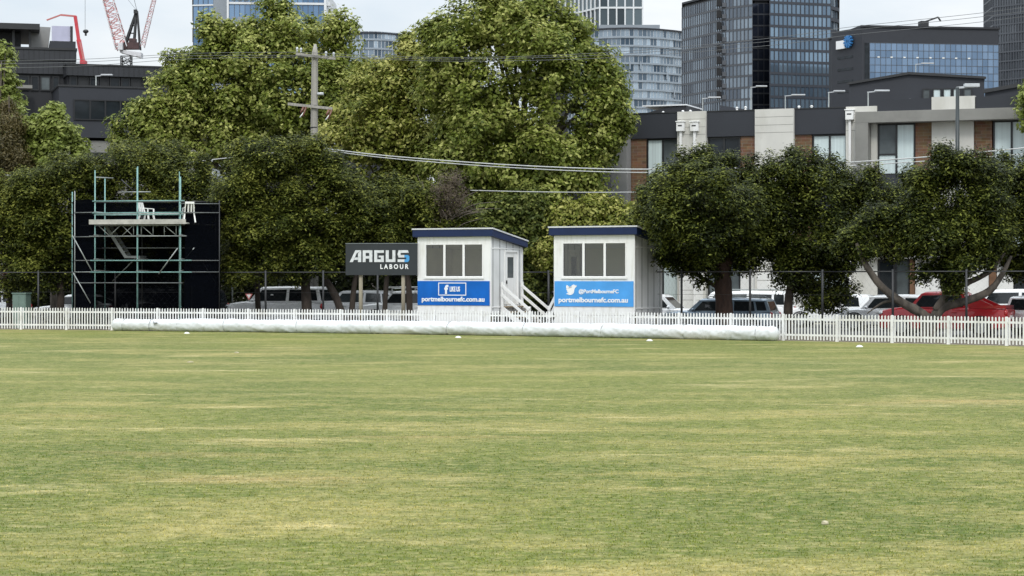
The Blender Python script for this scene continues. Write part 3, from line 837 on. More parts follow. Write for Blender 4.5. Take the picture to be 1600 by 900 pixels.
    def cloth(p0,p1,z0,z1,n=24,m_=10):
        vs=[];fs=[]
        from mathutils import noise as NZ
        for i in range(n+1):
            for j in range(m_+1):
                q=Vector(p0).lerp(Vector(p1),i/n); z=z0+(z1-z0)*j/m_
                dd=.05*NZ.noise(Vector((i*.35,j*.5,p0[0])))
                vs.append((q.x+dd*.3,q.y+dd,z))
        for i in range(n):
            for j in range(m_): fs.append((i*(m_+1)+j,(i+1)*(m_+1)+j,(i+1)*(m_+1)+j+1,i*(m_+1)+j+1))
        b.add(vs,fs,0,True)
    cloth((xb[0],DB+.06,0),(xb[4],DB+.06,0),.25,Zf(215,314))
    cloth((xb[0],DB+.05,0),(XL-.03,.30,0),.25,Zf(215,311),10)
    cloth((XL-.02,.31,0),(xs[0]-.08,.12,0),.25,Zf(215,311),8)
    cloth((xb[4],DB+.05,0),(XR+.03,.65,0),.25,Zf(215,314),10)
    cloth((XR+.02,.68,0),(xs[2]+.14,.12,0),.25,Zf(215,316),10)
    b.build('shade_cloth',M['net'],t,fix=False)
    return f,X,Zf
f,X,Zf=scaffold()
def plastic_chair(loc,rz,label):
    t=thing('plastic_chair',label,'chair',loc,rz,'white plastic chairs on the scaffold deck')
    b=MB(); b.box(-.22,.22,-.22,.2,.41,.44); b.build('seat',M['plastic'],t,.02)
    b=MB()
    b.bar((-.2,.2,.44),(-.17,.32,.86),.05); b.bar((.2,.2,.44),(.17,.32,.86),.05); b.bar((-.2,.325,.86),(.2,.325,.86),.05,.09)
    for x in (-.08,.05): b.bar((x,.22,.46),(x,.31,.84),.07,.02)
    b.build('backrest',M['plastic'],t)
    for sx in (-1,1):
        for y0,y1 in ((-.2,-.29),(.18,.30)):
            b=MB(); b.bar((sx*.2,y0,.42),(sx*.25,y1,0),.06); b.build('leg',M['plastic'],t)
        b=MB(); b.bar((sx*.24,-.22,.62),(sx*.2,.25,.66),.06,.03); b.bar((sx*.24,-.22,.42),(sx*.24,-.22,.62),.05); b.build('armrest',M['plastic'],t)
zd=Zf(215,350)+.06
for px,y,rz,lab in ((222,.55,R(78),'white plastic chair at the middle upright of the scaffold deck'),(291,.35,R(205),'white plastic chair at the right end of the scaffold deck')):
    x=X(px); p=f.o+Vector((f.c*x+f.s*y,-f.s*x+f.c*y,zd)); plastic_chair(p,rz+f.rz,lab)
# ------------------------------------------------------------------ trees
def leaf_quads(c, nrm, size, asp=.62, fold=.14):
    N=len(c)
    r=RNG.normal(size=(N,3)); t=np.cross(nrm,r); t/=np.linalg.norm(t,axis=1,keepdims=True)+1e-9
    b=np.cross(nrm,t)
    s=size[:,None]
    V=np.zeros((N,4,3))
    V[:,0]=c-t*s*.5; V[:,2]=c+t*s*.55
    V[:,1]=c+b*s*asp*.5-nrm*s*fold; V[:,3]=c-b*s*asp*.5-nrm*s*fold
    return V
def unit(v): return v/(np.linalg.norm(v,axis=-1,keepdims=True)+1e-9)
def crown(parent, blobs, D, n, size, mats, clump=(.35,.65), per=26, up=.5, asp=.62, flat=.85, name='crown', inner=.25, zmin=.15, droop=0.0, front=.6, bumpy=.0, bumps=4, spire=1.0, mainw=1.0, bup=.45):
    """leaves gathered in clumps over the surface of the crown's limbs (blobs: bearing, row, radius in photo px [, depth offset m])"""
    o=Vector(parent.location); s=S(D)
    B=[]
    for bl in blobs:
        p=P(bl[0],bl[1],D); dy=bl[3] if len(bl)>3 else RNG.uniform(-.6,.6)
        r=bl[2]/s
        p=G(bl[0],D+dy,p.z)
        B.append((p.x-o.x,p.y-o.y,p.z-o.z,r))
    B=np.array(B)
    if bumpy>0:      # secondary boughs bulging from the main ones
        E=[]
        for x,y,z,r in B:
            for _ in range(bumps):
                d=unit(RNG.normal(size=3)+np.array([0,-.35,bup])); rr=r*RNG.uniform(.20,.42)
                E.append((*(np.array([x,y,z])+d*r*RNG.uniform(.88,1.02+bumpy*.2)),rr,spire*RNG.uniform(.8,1.2)))
        B=np.vstack([np.hstack([B,np.full((len(B),1),flat)]),np.array(E)])
        w=B[:,3]**1.7; w[:len(blobs)]*=mainw
    else:
        B=np.hstack([B,np.full((len(B),1),flat)]); w=B[:,3]**1.7
    w/=w.sum()
    nc=max(8,int(n/per))
    bi=RNG.choice(len(B),nc,p=w)
    d=unit(RNG.normal(size=(nc,3)))
    flip=(d[:,1]>.15)&(RNG.random(nc)<front); d[flip,1]*=-1      # fuller on the open side of the row
    f=np.where(RNG.random(nc)<inner, RNG.uniform(.25,.8,nc), RNG.uniform(.80,1.06,nc))
    f*=1+.13*RNG.normal(size=nc)*.5
    cc=B[bi,:3]+d*(B[bi,3]*f)[:,None]*np.stack([np.ones(nc),np.ones(nc),B[bi,4]],1)
    rc=RNG.uniform(clump[0],clump[1],nc)
    idx=np.repeat(np.arange(nc),per)
    q=unit(RNG.normal(size=(nc*per,3)))*(RNG.random(nc*per)**.45)[:,None]
    off=q*rc[idx][:,None]*np.array([1,1,.8])
    pos=cc[idx]+off
    out=unit(d[idx]*.7+q*.8+np.array([0,0,up])+RNG.normal(size=(nc*per,3))*.45)
    if droop: pos[:,2]-=droop*RNG.random(nc*per)*rc[idx]
    sz=RNG.uniform(size*.65,size*1.35,nc*per)
    keep=(pos[:,2]+o.z)>zmin
    V=leaf_quads(pos[keep],out[keep],sz[keep],asp)
    rnd=np.clip(.45+.32*RNG.normal(size=keep.sum())+.24*RNG.normal(size=nc)[idx][keep],0,1)
    rnd[RNG.random(len(rnd))<.05]=1.5  # a few leaves go lightest: pale undersides and painted glints
    return quads_np(name,V,mats,parent,rnd)
def trunk(parent, chains, mat, D, name='trunk', n=10):
    """chains: list of (points [(px,py,dy)], radii m)"""
    o=Vector(parent.location)
    b=MB()
    for pts,rad in chains:
        q=[]
        for p in pts:
            v=P(p[0],p[1],D); v=G(p[0],D+(p[2] if len(p)>2 else 0),max(-.1,v.z)); q.append(v-o)
        # smooth the chain
        Q=[];RR=[]
        m=len(q)
        for i in range(m-1):
            p0=q[max(0,i-1)];p1=q[i];p2=q[i+1];p3=q[min(m-1,i+2)]
            for k in range(5):
                t=k/5
                Q.append(0.5*((2*p1)+(p2-p0)*t+(2*p0-5*p1+4*p2-p3)*t*t+(3*p1-p0-3*p2+p3)*t**3))
                RR.append((rad[i]+(rad[i+1]-rad[i])*t)*random.uniform(.93,1.07))
        Q.append(q[-1]);RR.append(rad[-1])
        b.tube(Q,RR,n)
    return b.build(name,mat,parent)
def ybase(D): return YH+HC*F/D
def tree(name,label,px,D,group=None,cat='tree'):
    return thing(name,label,cat,G(px,D),0,group)

# --- big plane trees behind the street
def auto_limbs(px,D,blobs,r0=.3,fork=.45):
    yb_=ybase(D); cy=max(b[1] for b in blobs); top=min(b[1] for b in blobs)
    fy=yb_-(yb_-top)*fork*.6
    ch=[([(px,yb_+3),(px+2,(yb_+fy)/2),(px-2,fy),(px+4,(fy+top)/2),(px+6,top+12)],[r0*1.15,r0,r0*.8,r0*.45,.04])]
    for b in blobs:
        if random.random()<.75:
            u=random.uniform(.0,.45); sy=fy+(top-fy)*u
            ch.append(([(px,sy+6),((px*.6+b[0]*.4),(sy*.5+b[1]*.5)+4,random.uniform(-.5,.5)),(b[0],b[1]-b[2]*.3,random.uniform(-1,1))],[r0*.42,r0*.25,.03]))
    return ch
def plane(label,px,D,blobs,n,size,mat,r0=.3,**k):
    t=tree('plane_tree',label,px,D,'big plane trees along the street')
    trunk(t,auto_limbs(px,D,blobs,r0),M['bark'],D)
    crown(t,blobs,D,n,size,mat,**dict(dict(bumpy=.75,bumps=7,up=.75,spire=1.75,mainw=.28,bup=.8),**k))
    return t
plane('big yellow-green plane tree behind the timber power pole',395,112,
  [(425,52,38),(425,85,45),(355,82,42),(330,115,45),(298,140,42),(268,175,42),(232,215,40),(470,85,50),(522,88,42),(542,112,24),(400,140,75),(335,190,65),(470,170,75),(530,150,40),(215,180,16),(205,205,22),(400,225,70),(300,240,60),(500,220,50),(240,250,45),(345,58,16),(300,98,14)],
  90000,.225,M['lf_plane'],.35,clump=(.36,.80),per=52)
plane('rounded plane tree between the power pole and the tallest plane tree',640,106,
  [(614,128,26),(650,118,42),(690,135,45),(590,160,42),(560,190,40),(620,185,60),(680,205,62),(548,222,34),(590,240,55),(660,265,60),(725,235,50),(640,95,28),(720,180,40)],
  60000,.21,M['lf_plane2'],.3,clump=(.34,.75),per=52)
plane('tallest plane tree rising above the two huts to the top of the photo',815,101.5,
  [(765,32,42),(800,25,34),(838,40,38),(872,62,36),(715,55,36),(688,75,32),(745,80,60),(820,100,75),(895,108,48),(930,120,30),(935,155,40),(932,200,34),(915,240,36),(880,185,75),(780,175,80),(830,255,80),(882,270,56),(750,250,70),(800,272,52),(825,290,45),(790,225,50),(735,310,55),(690,305,50),(770,320,45),(700,140,45),(948,180,28),(965,205,18),(955,165,22),(903,285,34),(855,12,22),(760,2,22)],
  100000,.22,M['lf_plane'],.4,clump=(.38,.85),per=54)
plane('slim bright plane tree cut off by the left edge of the photo',-2,104,[(2,105,22),(0,135,26),(5,165,24),(-15,150,36),(-10,200,40),(8,88,10)],9000,.24,M['lf_light'],.2,clump=(.25,.5))
plane('small pale green plane tree in front of the dark apartments at left',82,100,[(92,200,26),(70,222,30),(108,225,20),(45,238,30),(95,250,36),(32,205,18),(60,262,40)],14000,.22,M['lf_light'],.16,clump=(.25,.5))
plane('plane tree of which only one bright branch shows at the right edge',1650,97,[(1606,158,17),(1640,160,40),(1620,190,20),(1680,150,50)],6000,.22,M['lf_light'],.2,clump=(.25,.45))
t=tree('conifer','rusty brown drooping conifer at the left edge below the bright plane tree',14,99)
trunk(t,[([(14,ybase(99)),(15,380),(14,150)],[.16,.12,.03])],M['bark_dark'],99)
crown(t,[(12,165,14),(16,195,24),(8,225,30),(24,250,30),(0,265,34),(20,285,30)],99,12000,.16,M['lf_rust'],clump=(.2,.45),asp=.3,droop=1.0,up=-.1)

# --- dark evergreen row, left
GRP='dark evergreen trees behind the picket fence'
def twigs(px,D,blobs):
    # thin bare limbs reaching from the trunk into the crown, some hanging out below it
    low=max(b[1]+b[2]*.7 for b in blobs); out=[]
    for b in blobs:
        if random.random()<.6:
            x0=px*.55+b[0]*.45+random.uniform(-8,8); y0=min(ybase(D)-35,low-random.uniform(-12,30))
            dy=random.uniform(-1.4,-.2)
            out.append(([(x0,y0,dy*.4),((x0+b[0])/2+random.uniform(-8,8),(y0+b[1])/2,dy),(b[0]+random.uniform(-10,10),b[1]+b[2]*.2,dy)],[.055,.035,.012]))
        if b[1]>370:
            for _ in range(3):
                x0=b[0]+random.uniform(-b[2],b[2]); y0=b[1]+b[2]*.3
                out.append(([(x0,y0-20,-.3),(x0+random.uniform(-5,5),y0+b[2]*.4,-.5),(x0+random.uniform(-9,9),y0+b[2]*.75+6,-.5)],[.02,.014,.006]))
    return out
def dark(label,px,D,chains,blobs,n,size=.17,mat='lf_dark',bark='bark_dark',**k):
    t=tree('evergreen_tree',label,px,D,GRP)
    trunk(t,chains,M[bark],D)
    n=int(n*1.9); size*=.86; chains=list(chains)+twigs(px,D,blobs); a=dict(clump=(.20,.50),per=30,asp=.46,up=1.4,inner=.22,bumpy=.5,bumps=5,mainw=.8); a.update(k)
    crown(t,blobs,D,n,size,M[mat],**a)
    return t
dark('dark evergreen tree left of the scaffold above the green utility box',95,95,[([(92,ybase(95)),(95,450),(88,400),(80,330)],[.2,.17,.12,.04]),([(93,440),(115,390),(120,320)],[.12,.09,.03])],
  [(20,315,42),(60,300,38),(100,290,40),(10,365,50),(60,350,50),(105,335,42),(55,410,45),(95,390,45),(60,440,30),(15,410,40),(100,430,26),(135,275,30),(-30,340,50)],44000,mat='lf_dark2')
dark('broad dark evergreen tree right behind the scaffold tower',235,96,[([(205,ybase(96)),(208,430),(220,360),(215,280)],[.22,.18,.13,.04]),([(212,400),(255,340),(290,290)],[.12,.09,.03]),([(330,ybase(96)),(325,430),(320,340)],[.18,.14,.04])],
  [(180,262,38),(220,250,36),(255,262,38),(150,300,40),(200,300,50),(260,300,45),(305,280,34),(320,310,40),(330,355,40),(345,395,34),(200,350,50),(270,350,50),(150,350,45),(280,395,45),(220,400,45),(345,430,26),(300,430,30)],46000,mat='lf_dark2')
dark('large twin-trunked evergreen tree above the white four wheel drive',480,92,
  [([(480,ybase(92)),(478,455),(472,420),(450,360),(430,300)],[.26,.22,.18,.12,.04]),([(476,440),(490,390),(500,320),(505,280)],[.18,.14,.08,.03]),([(540,ybase(92),.3),(525,465,.3),(505,430,.2),(492,390)],[.2,.18,.14,.08]),([(548,ybase(92),.8),(553,450,.8),(560,420,.8),(580,370,.5)],[.15,.12,.1,.04]),([(405,ybase(92),1.5),(402,430,1.5),(410,370)],[.14,.11,.05])],
  [(385,262,34),(425,245,36),(465,240,38),(505,262,36),(370,300,38),(420,300,50),(475,300,52),(530,295,42),(560,315,34),(390,350,50),(450,360,55),(510,350,50),(550,355,40),(385,400,34),(430,405,40),(480,405,34),(525,390,34),(352,320,26),(370,425,22)],52000,mat='lf_dark2')
dark('lower olive evergreen tree behind the dark advertising board',640,93,
  [([(640,ybase(93)),(638,440),(625,380)],[.16,.13,.05]),([(600,ybase(93)),(604,440),(612,390)],[.13,.11,.05])],
  [(590,315,34),(625,308,32),(660,318,34),(600,350,40),(650,355,42),(690,350,34),(575,385,30),(620,385,36),(665,390,36),(720,365,28),(700,395,34)],32000,mat='lf_dark2')
t=tree('dry_shrub','bare grey-brown twiggy dead crown above the blue banner hut',700,92.4)
ch=[([(700,ybase(92.4)),(699,430),(700,360)],[.1,.08,.05])]
for k in range(46):
    a=random.uniform(-1.25,1.25); L_=random.uniform(40,85); x0=700+random.uniform(-8,8); y0=random.uniform(335,365)
    ch.append(([(x0,y0,random.uniform(-.4,.4)),(x0+math.sin(a)*L_*.5,y0-math.cos(a)*L_*.5,random.uniform(-.6,.4)),(x0+math.sin(a+.2)*L_,y0-math.cos(a+.2)*L_,random.uniform(-.8,.4))],[.03,.016,.006]))
trunk(t,ch,M['bark'],92.4,n=5)
crown(t,[(700,300,30),(705,285,24),(690,320,32),(715,320,26)],92.4,7000,.11,M['lf_brown'],clump=(.2,.4),asp=.22,up=.3,inner=.5,name='twigs')

# --- shrubs behind the huts
def shrub(label,px,D,blobs,n,mat='lf_mid',size=.19):
    t=thing('shrub',label,'shrub',G(px,D),0,'green shrubs behind the huts')
    trunk(t,[([(px+k*12,ybase(D)),(px+k*16,(ybase(D)+blobs[0][1])/2),(px+k*26,blobs[0][1])],[.08,.06,.02]) for k in (-1,0,1)],M['bark_dark'],D,'stem')
    crown(t,blobs,D,n,size,M[mat],clump=(.25,.5),per=28)
    return t
shrub('mid green shrub showing above the roof of the blue banner hut',780,99,[(765,335,36),(805,325,36),(840,335,36),(780,375,45),(830,380,45),(850,420,40),(820,450,36),(750,375,36),(830,310,24)],24000)
shrub('yellowish shrub showing above the roof of the sky blue banner hut',925,98,[(880,340,32),(915,335,30),(955,335,30),(985,345,24),(900,375,40),(950,375,40),(870,400,36),(995,325,14),(940,320,20)],20000,'lf_plane2')

# --- dark evergreen row, right
dark('dense evergreen tree with a thick reddish trunk right of the sky blue banner hut',1130,81,
  [([(1133,ybase(81)),(1131,470),(1128,420),(1120,360),(1105,300)],[.40,.36,.33,.24,.06]),([(1130,430),(1150,370),(1165,300)],[.24,.16,.04]),([(1126,440),(1095,390),(1065,330)],[.14,.1,.03]),([(1122,450),(1080,420),(1045,370)],[.08,.06,.02]),([(1128,410),(1110,350),(1112,290)],[.12,.08,.03])],
  [(1040,285,30),(1075,268,30),(1110,262,28),(1145,268,30),(1180,285,32),(1030,325,34),(1085,315,46),(1145,320,48),(1195,325,34),(1055,365,36),(1110,365,44),(1165,370,40),(1045,395,18),(1085,400,28),(1180,395,22),(1010,305,16),(1095,252,18),(1140,398,24),(1034,330,30,-1.6),(1052,300,32,-2.6),(1064,345,36,-3.0),(1100,310,40,-3.2),(1048,372,24,-2.2),(1100,365,36,-3.2),(1150,330,40,-2.5),(1030,355,20,-1.2),(1075,412,24),(1102,424,18),(1050,408,18),(1200,365,26),(1203,320,26)],58000,.155,'lf_dark','bark_red')
dark('evergreen tree with hanging branches in the middle of the right row',1232,81.5,
  [([(1232,ybase(81.5)),(1232,470),(1240,430),(1255,380),(1262,320)],[.2,.17,.15,.11,.04]),([(1238,445),(1215,400),(1225,330)],[.11,.08,.03]),([(1240,440),(1285,390),(1320,330)],[.11,.08,.03])],
  [(1225,272,30),(1255,262,30),(1295,268,28),(1330,285,32),(1365,300,30),(1232,320,40),(1290,325,48),(1345,335,42),(1390,335,28),(1225,370,36),(1275,380,46),(1335,375,40),(1375,370,28),(1240,420,28),(1285,430,34),(1310,400,30),(1275,465,26),(1320,450,18),(1245,450,16),(1300,470,24),(1400,310,18),(1205,330,30),(1202,385,24),(1215,420,20),(1410,350,24),(1395,385,20)],52000,.155,'lf_dark')
dark('evergreen tree with low leaning grey limbs in front of the red utility car',1448,75.5,
  [([(1445,ybase(75.5)),(1450,505),(1440,490),(1405,470),(1375,445),(1352,412),(1338,380)],[.24,.22,.19,.165,.14,.11,.06]),
   ([(1452,ybase(75.5),.1),(1458,500,.1),(1475,480),(1510,470),(1545,455),(1565,430),(1580,400)],[.23,.20,.165,.15,.13,.10,.05]),
   ([(1462,485),(1480,460),(1505,445),(1545,425),(1570,395)],[.15,.13,.11,.09,.04]),
   ([(1472,478),(1480,440),(1474,410),(1470,360),(1475,300)],[.12,.1,.09,.07,.03]),
   ([(1405,470,.1),(1380,473,.3),(1355,490,.2)],[.07,.05,.02])],
  [(1448,285,30),(1478,262,28),(1512,258,26),(1545,275,28),(1440,325,36),(1490,315,46),(1540,320,40),(1455,370,36),(1505,370,40),(1550,365,32),(1478,405,26),(1500,420,20),(1480,435,16),(1425,360,18),(1330,375,22),(1355,395,14),(1490,450,12),(1365,340,24),(1422,345,28),(1418,382,22),(1440,425,16),(1530,400,22)],44000,.15,'lf_dark','bark_mid')
dark('evergreen tree cut off by the right edge of the photo',1625,78,
  [([(1640,ybase(78)),(1635,450),(1620,380),(1610,310)],[.25,.22,.16,.05])],
  [(1590,275,32),(1625,265,34),(1580,320,38),(1620,330,50),(1585,370,34),(1605,400,34),(1585,420,20),(1660,330,60),(1650,400,50),(1565,395,16)],30000,.15,'lf_dark')

# near-black greenery added as shade along the car park's far side (left part)
def shade_hedge():
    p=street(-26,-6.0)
    t=thing('shade_hedge','added near-black greenery standing in for shade behind the parked cars, left of the huts','shade_hedge',(p[0],p[1],0),A20.rz)
    b=MB()
    def g(px): return A20.t(px)+26
    L=g(985)-2.0
    n=90000
    x=RNG.uniform(-6,L,n); hh=5.6+.5*np.sin(x*.9)+.4*np.sin(x*2.3+1)
    z=RNG.uniform(.05,1,n)**.85*hh; y=-(RNG.random(n)**2)*.9+RNG.normal(size=n)*.22+.25*np.sin(x*1.7+z)
    pos=np.stack([x,y,z],1); nr=unit(np.array([0,-.7,.5])+RNG.normal(size=(n,3))*.7)
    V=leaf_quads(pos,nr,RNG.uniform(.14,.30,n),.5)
    quads_np('foliage',V,M['lf_shade_hedge'],t,RNG.random(n))
    b=MB()
    for k in range(60):
        xx=-6+(L+6)*k/59; b.tube([(xx,.1,0),(xx+random.uniform(-.3,.3),.2,2),(xx+random.uniform(-.6,.6),.15,4.4)],[.06,.05,.02],6)
    b.build('stems',M['bark_dark'],t)
shade_hedge()

# ------------------------------------------------------------------ dark post and rail fence behind the trees
def mesh_fence():
    spec=[(-60,93),(60,92),(180,91.9),(300,91),(415,89.5),(505,88.8),(590,88.5),(690,88.2),(775,88.0),(857,87.6),(960,84.8),(1065,80.0),(1172,78.6),(1285,77.6),(1395,74.8),(1510,73.6),(1625,72.5)]
    t=thing('mesh_fence','dark steel post and rail mesh fence behind the huts and tree trunks','fence',G(857,87.6))
    o=Vector(t.location); H_=2.48
    for px,D in spec:
        p=G(px,D)-o; b=MB(); b.tube([p,p+Vector((0,0,H_+.08))],.045,8); b.build('post',M['dark'],t)
    for (a,Da),(c,Dc) in zip(spec[:-1],spec[1:]):
        p=G(a,Da)-o; q=G(c,Dc)-o
        b=MB(); b.tube([p+Vector((0,0,H_)),q+Vector((0,0,H_))],.026,6); b.build('rail',M['dark'],t)
        b=MB()
        for z in (.1,.8,1.6): b.tube([p+Vector((0,0,z)),q+Vector((0,0,z))],.005,4,cap=False)
        L=(q-p).length; k=int(L/.28)
        # chain wire: two sets of thin diagonal strands
        for i in range(-7,k):
            for sg in (1,-1):
                u0,u1=i*.28,(i+8)*.28; z0,z1=(.08,H_-.05) if sg>0 else (H_-.05,.08)
                sl=(z1-z0)/(u1-u0)
                if u0<0: z0-=u0*sl; u0=0
                if u1>L: z1-=(u1-L)*sl; u1=L
                if u1-u0<.05: continue
                d=(q-p)/L; b.bar(p+d*u0+Vector((0,0,z0)),p+d*u1+Vector((0,0,z1)),.0014)
        b.build('chain_wire',M['dark'],t)
mesh_fence()

# ------------------------------------------------------------------ cars
PAINT={}
def paint(n,c,metal=0.0):
    if n not in PAINT: PAINT[n]=mat_basic('car_paint_'+n,c,.28,metal,var=.03,coat=.6,scale=1.0)
    return PAINT[n]
M['carglass']=mat_basic('car_glass',(.014,.017,.019),.04,var=.3,scale=1.5,spec=.45)
M['tail']=mat_basic('tail_lamp_red',(.42,.012,.014),.15,coat=.5)
M['head']=mat_basic('headlamp_lens',(.62,.64,.66),.08,coat=.5)
M['alloy']=mat_basic('alloy_rim',(.42,.43,.44),.3,metal=.7)
def car(label,px,D,rz,style,pm,L=4.6,Hh=1.5,W=1.8,rails=False,group='cars parked behind the fence'):
    t=thing('parked_car',label,'car',G(px,D),rz,group)
    # stations along x (nose +): body side shoulder and hood line
    h=Hh
    cfg={'sedan':dict(belt=.62,hood=.60,boot=.66,A=(.235,.40),Rr=(.80,.66),Dq=.90),
         'hatch':dict(belt=.60,hood=.60,boot=.60,A=(.23,.38),Rr=(.92,.86),Dq=.97),
         'suv':dict(belt=.60,hood=.62,boot=.60,A=(.24,.37),Rr=(.93,.89),Dq=.98),
         'ute':dict(belt=.62,hood=.64,boot=.63,A=(.24,.36),Rr=(.66,.62),Dq=.70),
         'van':dict(belt=.58,hood=.58,boot=.58,A=(.14,.26),Rr=(.97,.95),Dq=.99)}[style]
    X_=lambda u: L/2-u*L        # u from the nose
    belt=cfg['belt']*h; hood=cfg['hood']*h; boot=cfg['boot']*h
    zb=.24
    st=[(0.0,.70,zb+.12,hood*.74),(.015,.86,zb+.04,hood*.84),(.05,.95,zb,hood*.91),(.12,.99,zb-.02,hood*.955),(cfg['A'][0]-.02,1.0,zb-.02,hood*1.0),(cfg['A'][0]+.06,1.0,zb-.02,belt*1.0),
        (.5,1.0,zb-.02,belt*1.01),(.72,1.0,zb-.02,belt*1.03),(.88,.99,zb,boot*1.02 if style!='ute' else boot),(.96,.965,zb+.04,boot*.99),(.99,.90,zb+.08,boot*.95),(1.0,.80,zb+.16,boot*.86)]
    vs=[];fs=[]
    def sec(x,w,z0,z1):
        hw=W/2*w; dz=z1-z0
        half=[(.80*hw,z0),(.97*hw,z0+.10*dz),(1.0*hw,z0+.42*dz),(.985*hw,z0+.72*dz),(.95*hw,z0+.93*dz),(.86*hw,z1),(.45*hw,z1+.02),]
        return [(x,-y,z) for y,z in half]+[(x,y,z) for y,z in reversed(half)]
    n=14
    for u,w,z0,z1 in st: vs+=sec(X_(u),w,z0,z1)
    m=len(st)
    for i in range(m-1):
        for k in range(n): fs.append((i*n+k,i*n+(k+1)%n,(i+1)*n+(k+1)%n,(i+1)*n+k))
    fs.append(tuple(range(n))); fs.append(tuple((m-1)*n+k for k in range(n))[::-1])
    b=MB(); b.add(vs,fs,0,True)
    # cabin hull
    A0,A1=cfg['A']; R1,_=cfg['Rr']; 
    q0,q1=A0,A1; q3=cfg['Dq']; q2=R1 if style!='sedan' else cfg['Rr'][1]
    if style=='ute': q2=cfg['Rr'][0]
    wl=W/2*.95; wr=W/2*.76; zl=belt*.99; zr=h
    ends=[(q0,wl*.90,zl),(q0+.05,wl,zl),(q3-.04,wl,zl),(q3,wl*.93,zl)]
    lo=[(X_(q0),wl*.92,zl),(X_(q3),wl*.94,zl)]
    ro=[(X_(q1),wr*.98,zr-.05),(X_((q1+q2)/2),wr,zr-.005),(X_(q2),wr*.97,zr-.05)]
    xm=X_((q1+q2)/2)
    cv=[];cf=[]
    rows=[[(X_(q0),wl*.92,zl),(xm,wl,zl),(X_(q3),wl*.94,zl)],
          [(X_(q1)+.02*L,wr*1.02,zr-.11),(xm,wr*1.06,zr-.08),(X_(q2)-.012*L,wr*1.01,zr-.11)],
          [(X_(q1)-.01*L,wr*.90,zr-.04),(xm,wr*.92,zr-.012),(X_(q2)+.01*L,wr*.88,zr-.045)],
          [(X_(q1)-.02*L,wr*.4,zr-.025),(xm,wr*.4,zr),(X_(q2)+.02*L,wr*.4,zr-.03)]]
    for r_ in rows:
        for x,y,z in r_: cv.append((x,-y,z))
        for x,y,z in r_: cv.append((x,y,z))
    for j in range(3):
        a=j*6;c=(j+1)*6
        for i in range(2):
            cf.append((a+i,a+i+1,c+i+1,c+i)); cf.append((a+3+i+1,a+3+i,c+3+i,c+3+i+1))
        cf.append((a,c,c+3,a+3)); cf.append((a+2,a+5,c+5,c+2))
    a=18
    cf+= [(a,a+1,a+4,a+3),(a+1,a+2,a+5,a+4)]
    b.add(cv,cf,0,True)
    bo=b.build('body',pm,t)
    try: bo.data.set_sharp_from_angle(angle=R(38))
    except Exception: pass
    # glazing: panes lying just outside the cabin hull
    def quad_on(p00,p10,p11,p01,u0,u1,v0,v1,off,nm,mat=None):
        p00,p10,p11,p01=map(Vector,(p00,p10,p11,p01))
        def at(u,v): return (p00*(1-u)+p10*u)*(1-v)+(p01*(1-u)+p11*u)*v
        nrm=(p10-p00).cross(p01-p00).normalized()
        cen=at(.5,.5)
        if nrm.dot(cen-Vector((0,0,h*.6)))<0: nrm=-nrm
        c=[at(u0,v0),at(u1,v0),at(u1,v1),at(u0,v1)]
        bb=MB(); vs=[p+nrm*off for p in c]+[p-nrm*.01 for p in c]
        bb.add(vs,[(0,1,2,3),(7,6,5,4),(0,4,5,1),(1,5,6,2),(2,6,7,3),(3,7,4,0)])
        return bb.build(nm,mat or M['carglass'],t)
    r0,r1=rows[0],rows[1]
    fl=lambda p,s_: (p[0],s_*p[1],p[2])
    quad_on(fl(r0[0],-1),fl(r0[0],1),fl(r1[0],1),fl(r1[0],-1),.07,.93,.06,.94,.008,'windscreen')
    quad_on(fl(r0[2],-1),fl(r0[2],1),fl(r1[2],1),fl(r1[2],-1),.09,.91,.12 if style!='ute' else .2,.90,.008,'rear_window')
    for s_ in (-1,1):
        quad_on(fl(r0[0],s_),fl(r0[1],s_),fl(r1[1],s_),fl(r1[0],s_),.13,.95,.10,.88,.008,'side_window')
        quad_on(fl(r0[1],s_),fl(r0[2],s_),fl(r1[2],s_),fl(r1[1],s_),.04,(.60 if style in('suv','van','hatch') else .84),.10,.88,.008,'side_window')
        if style in('suv','van'): quad_on(fl(r0[1],s_),fl(r0[2],s_),fl(r1[2],s_),fl(r1[1],s_),.66,.92,.14,.88,.008,'side_window')
        # lamps
        bb=MB(); bb.ell((X_(.03),s_*W/2*.74,hood*.80),(.16,.17,.09)); bb.build('headlight',M['head'],t)
        bb=MB()
        if style in('suv','van','ute'): bb.ell((X_(.985),s_*W/2*.80,boot*.82),(.10,.12,.16))
        else: bb.ell((X_(.972),s_*W/2*.76,boot*.86),(.13,.20,.085))
        bb.build('taillight',M['tail'],t)
        bb=MB(); bb.ell((X_(q0+.065),s_*(W/2+.09),belt+.07),(.07,.10,.075)); bb.bar((X_(q0+.065),s_*W/2*.93,belt+.02),(X_(q0+.065),s_*(W/2+.05),belt+.06),.04); bb.build('mirror',pm,t)
        for uu in (.42,.60):
            bb=MB(); bb.box(X_(uu)-.1,X_(uu)+.1,s_*W/2*.985-.012 if s_>0 else -W/2*.985-.018,(s_*W/2*.985+.018) if s_>0 else -W/2*.985+.012,belt*.83,belt*.87); bb.build('handle',pm,t)
        for uu in (.19,.80):
            x=X_(uu); r=.33 if style not in('ute','suv') else .36
            bb=MB(); 
            bb.tube([(x,s_*(W/2-.22),r),(x,s_*(W/2+.012),r)],r,20); wh=bb.build('wheel',M['black'],t)
            bb=MB(); bb.tube([(x,s_*(W/2+.0),r),(x,s_*(W/2+.022),r)],r*.66,14)
            bb.build('rim',M['alloy'],wh)
            bb=MB(); k=18
            ring=[(x+(r+.06)*math.cos(PI*j/k),s_*(W/2*.998),r+(r+.06)*math.sin(PI*j/k)) for j in range(k+1)]
            bb.tube(ring,.025,6); bb.build('wheel_arch',M['black'],t)
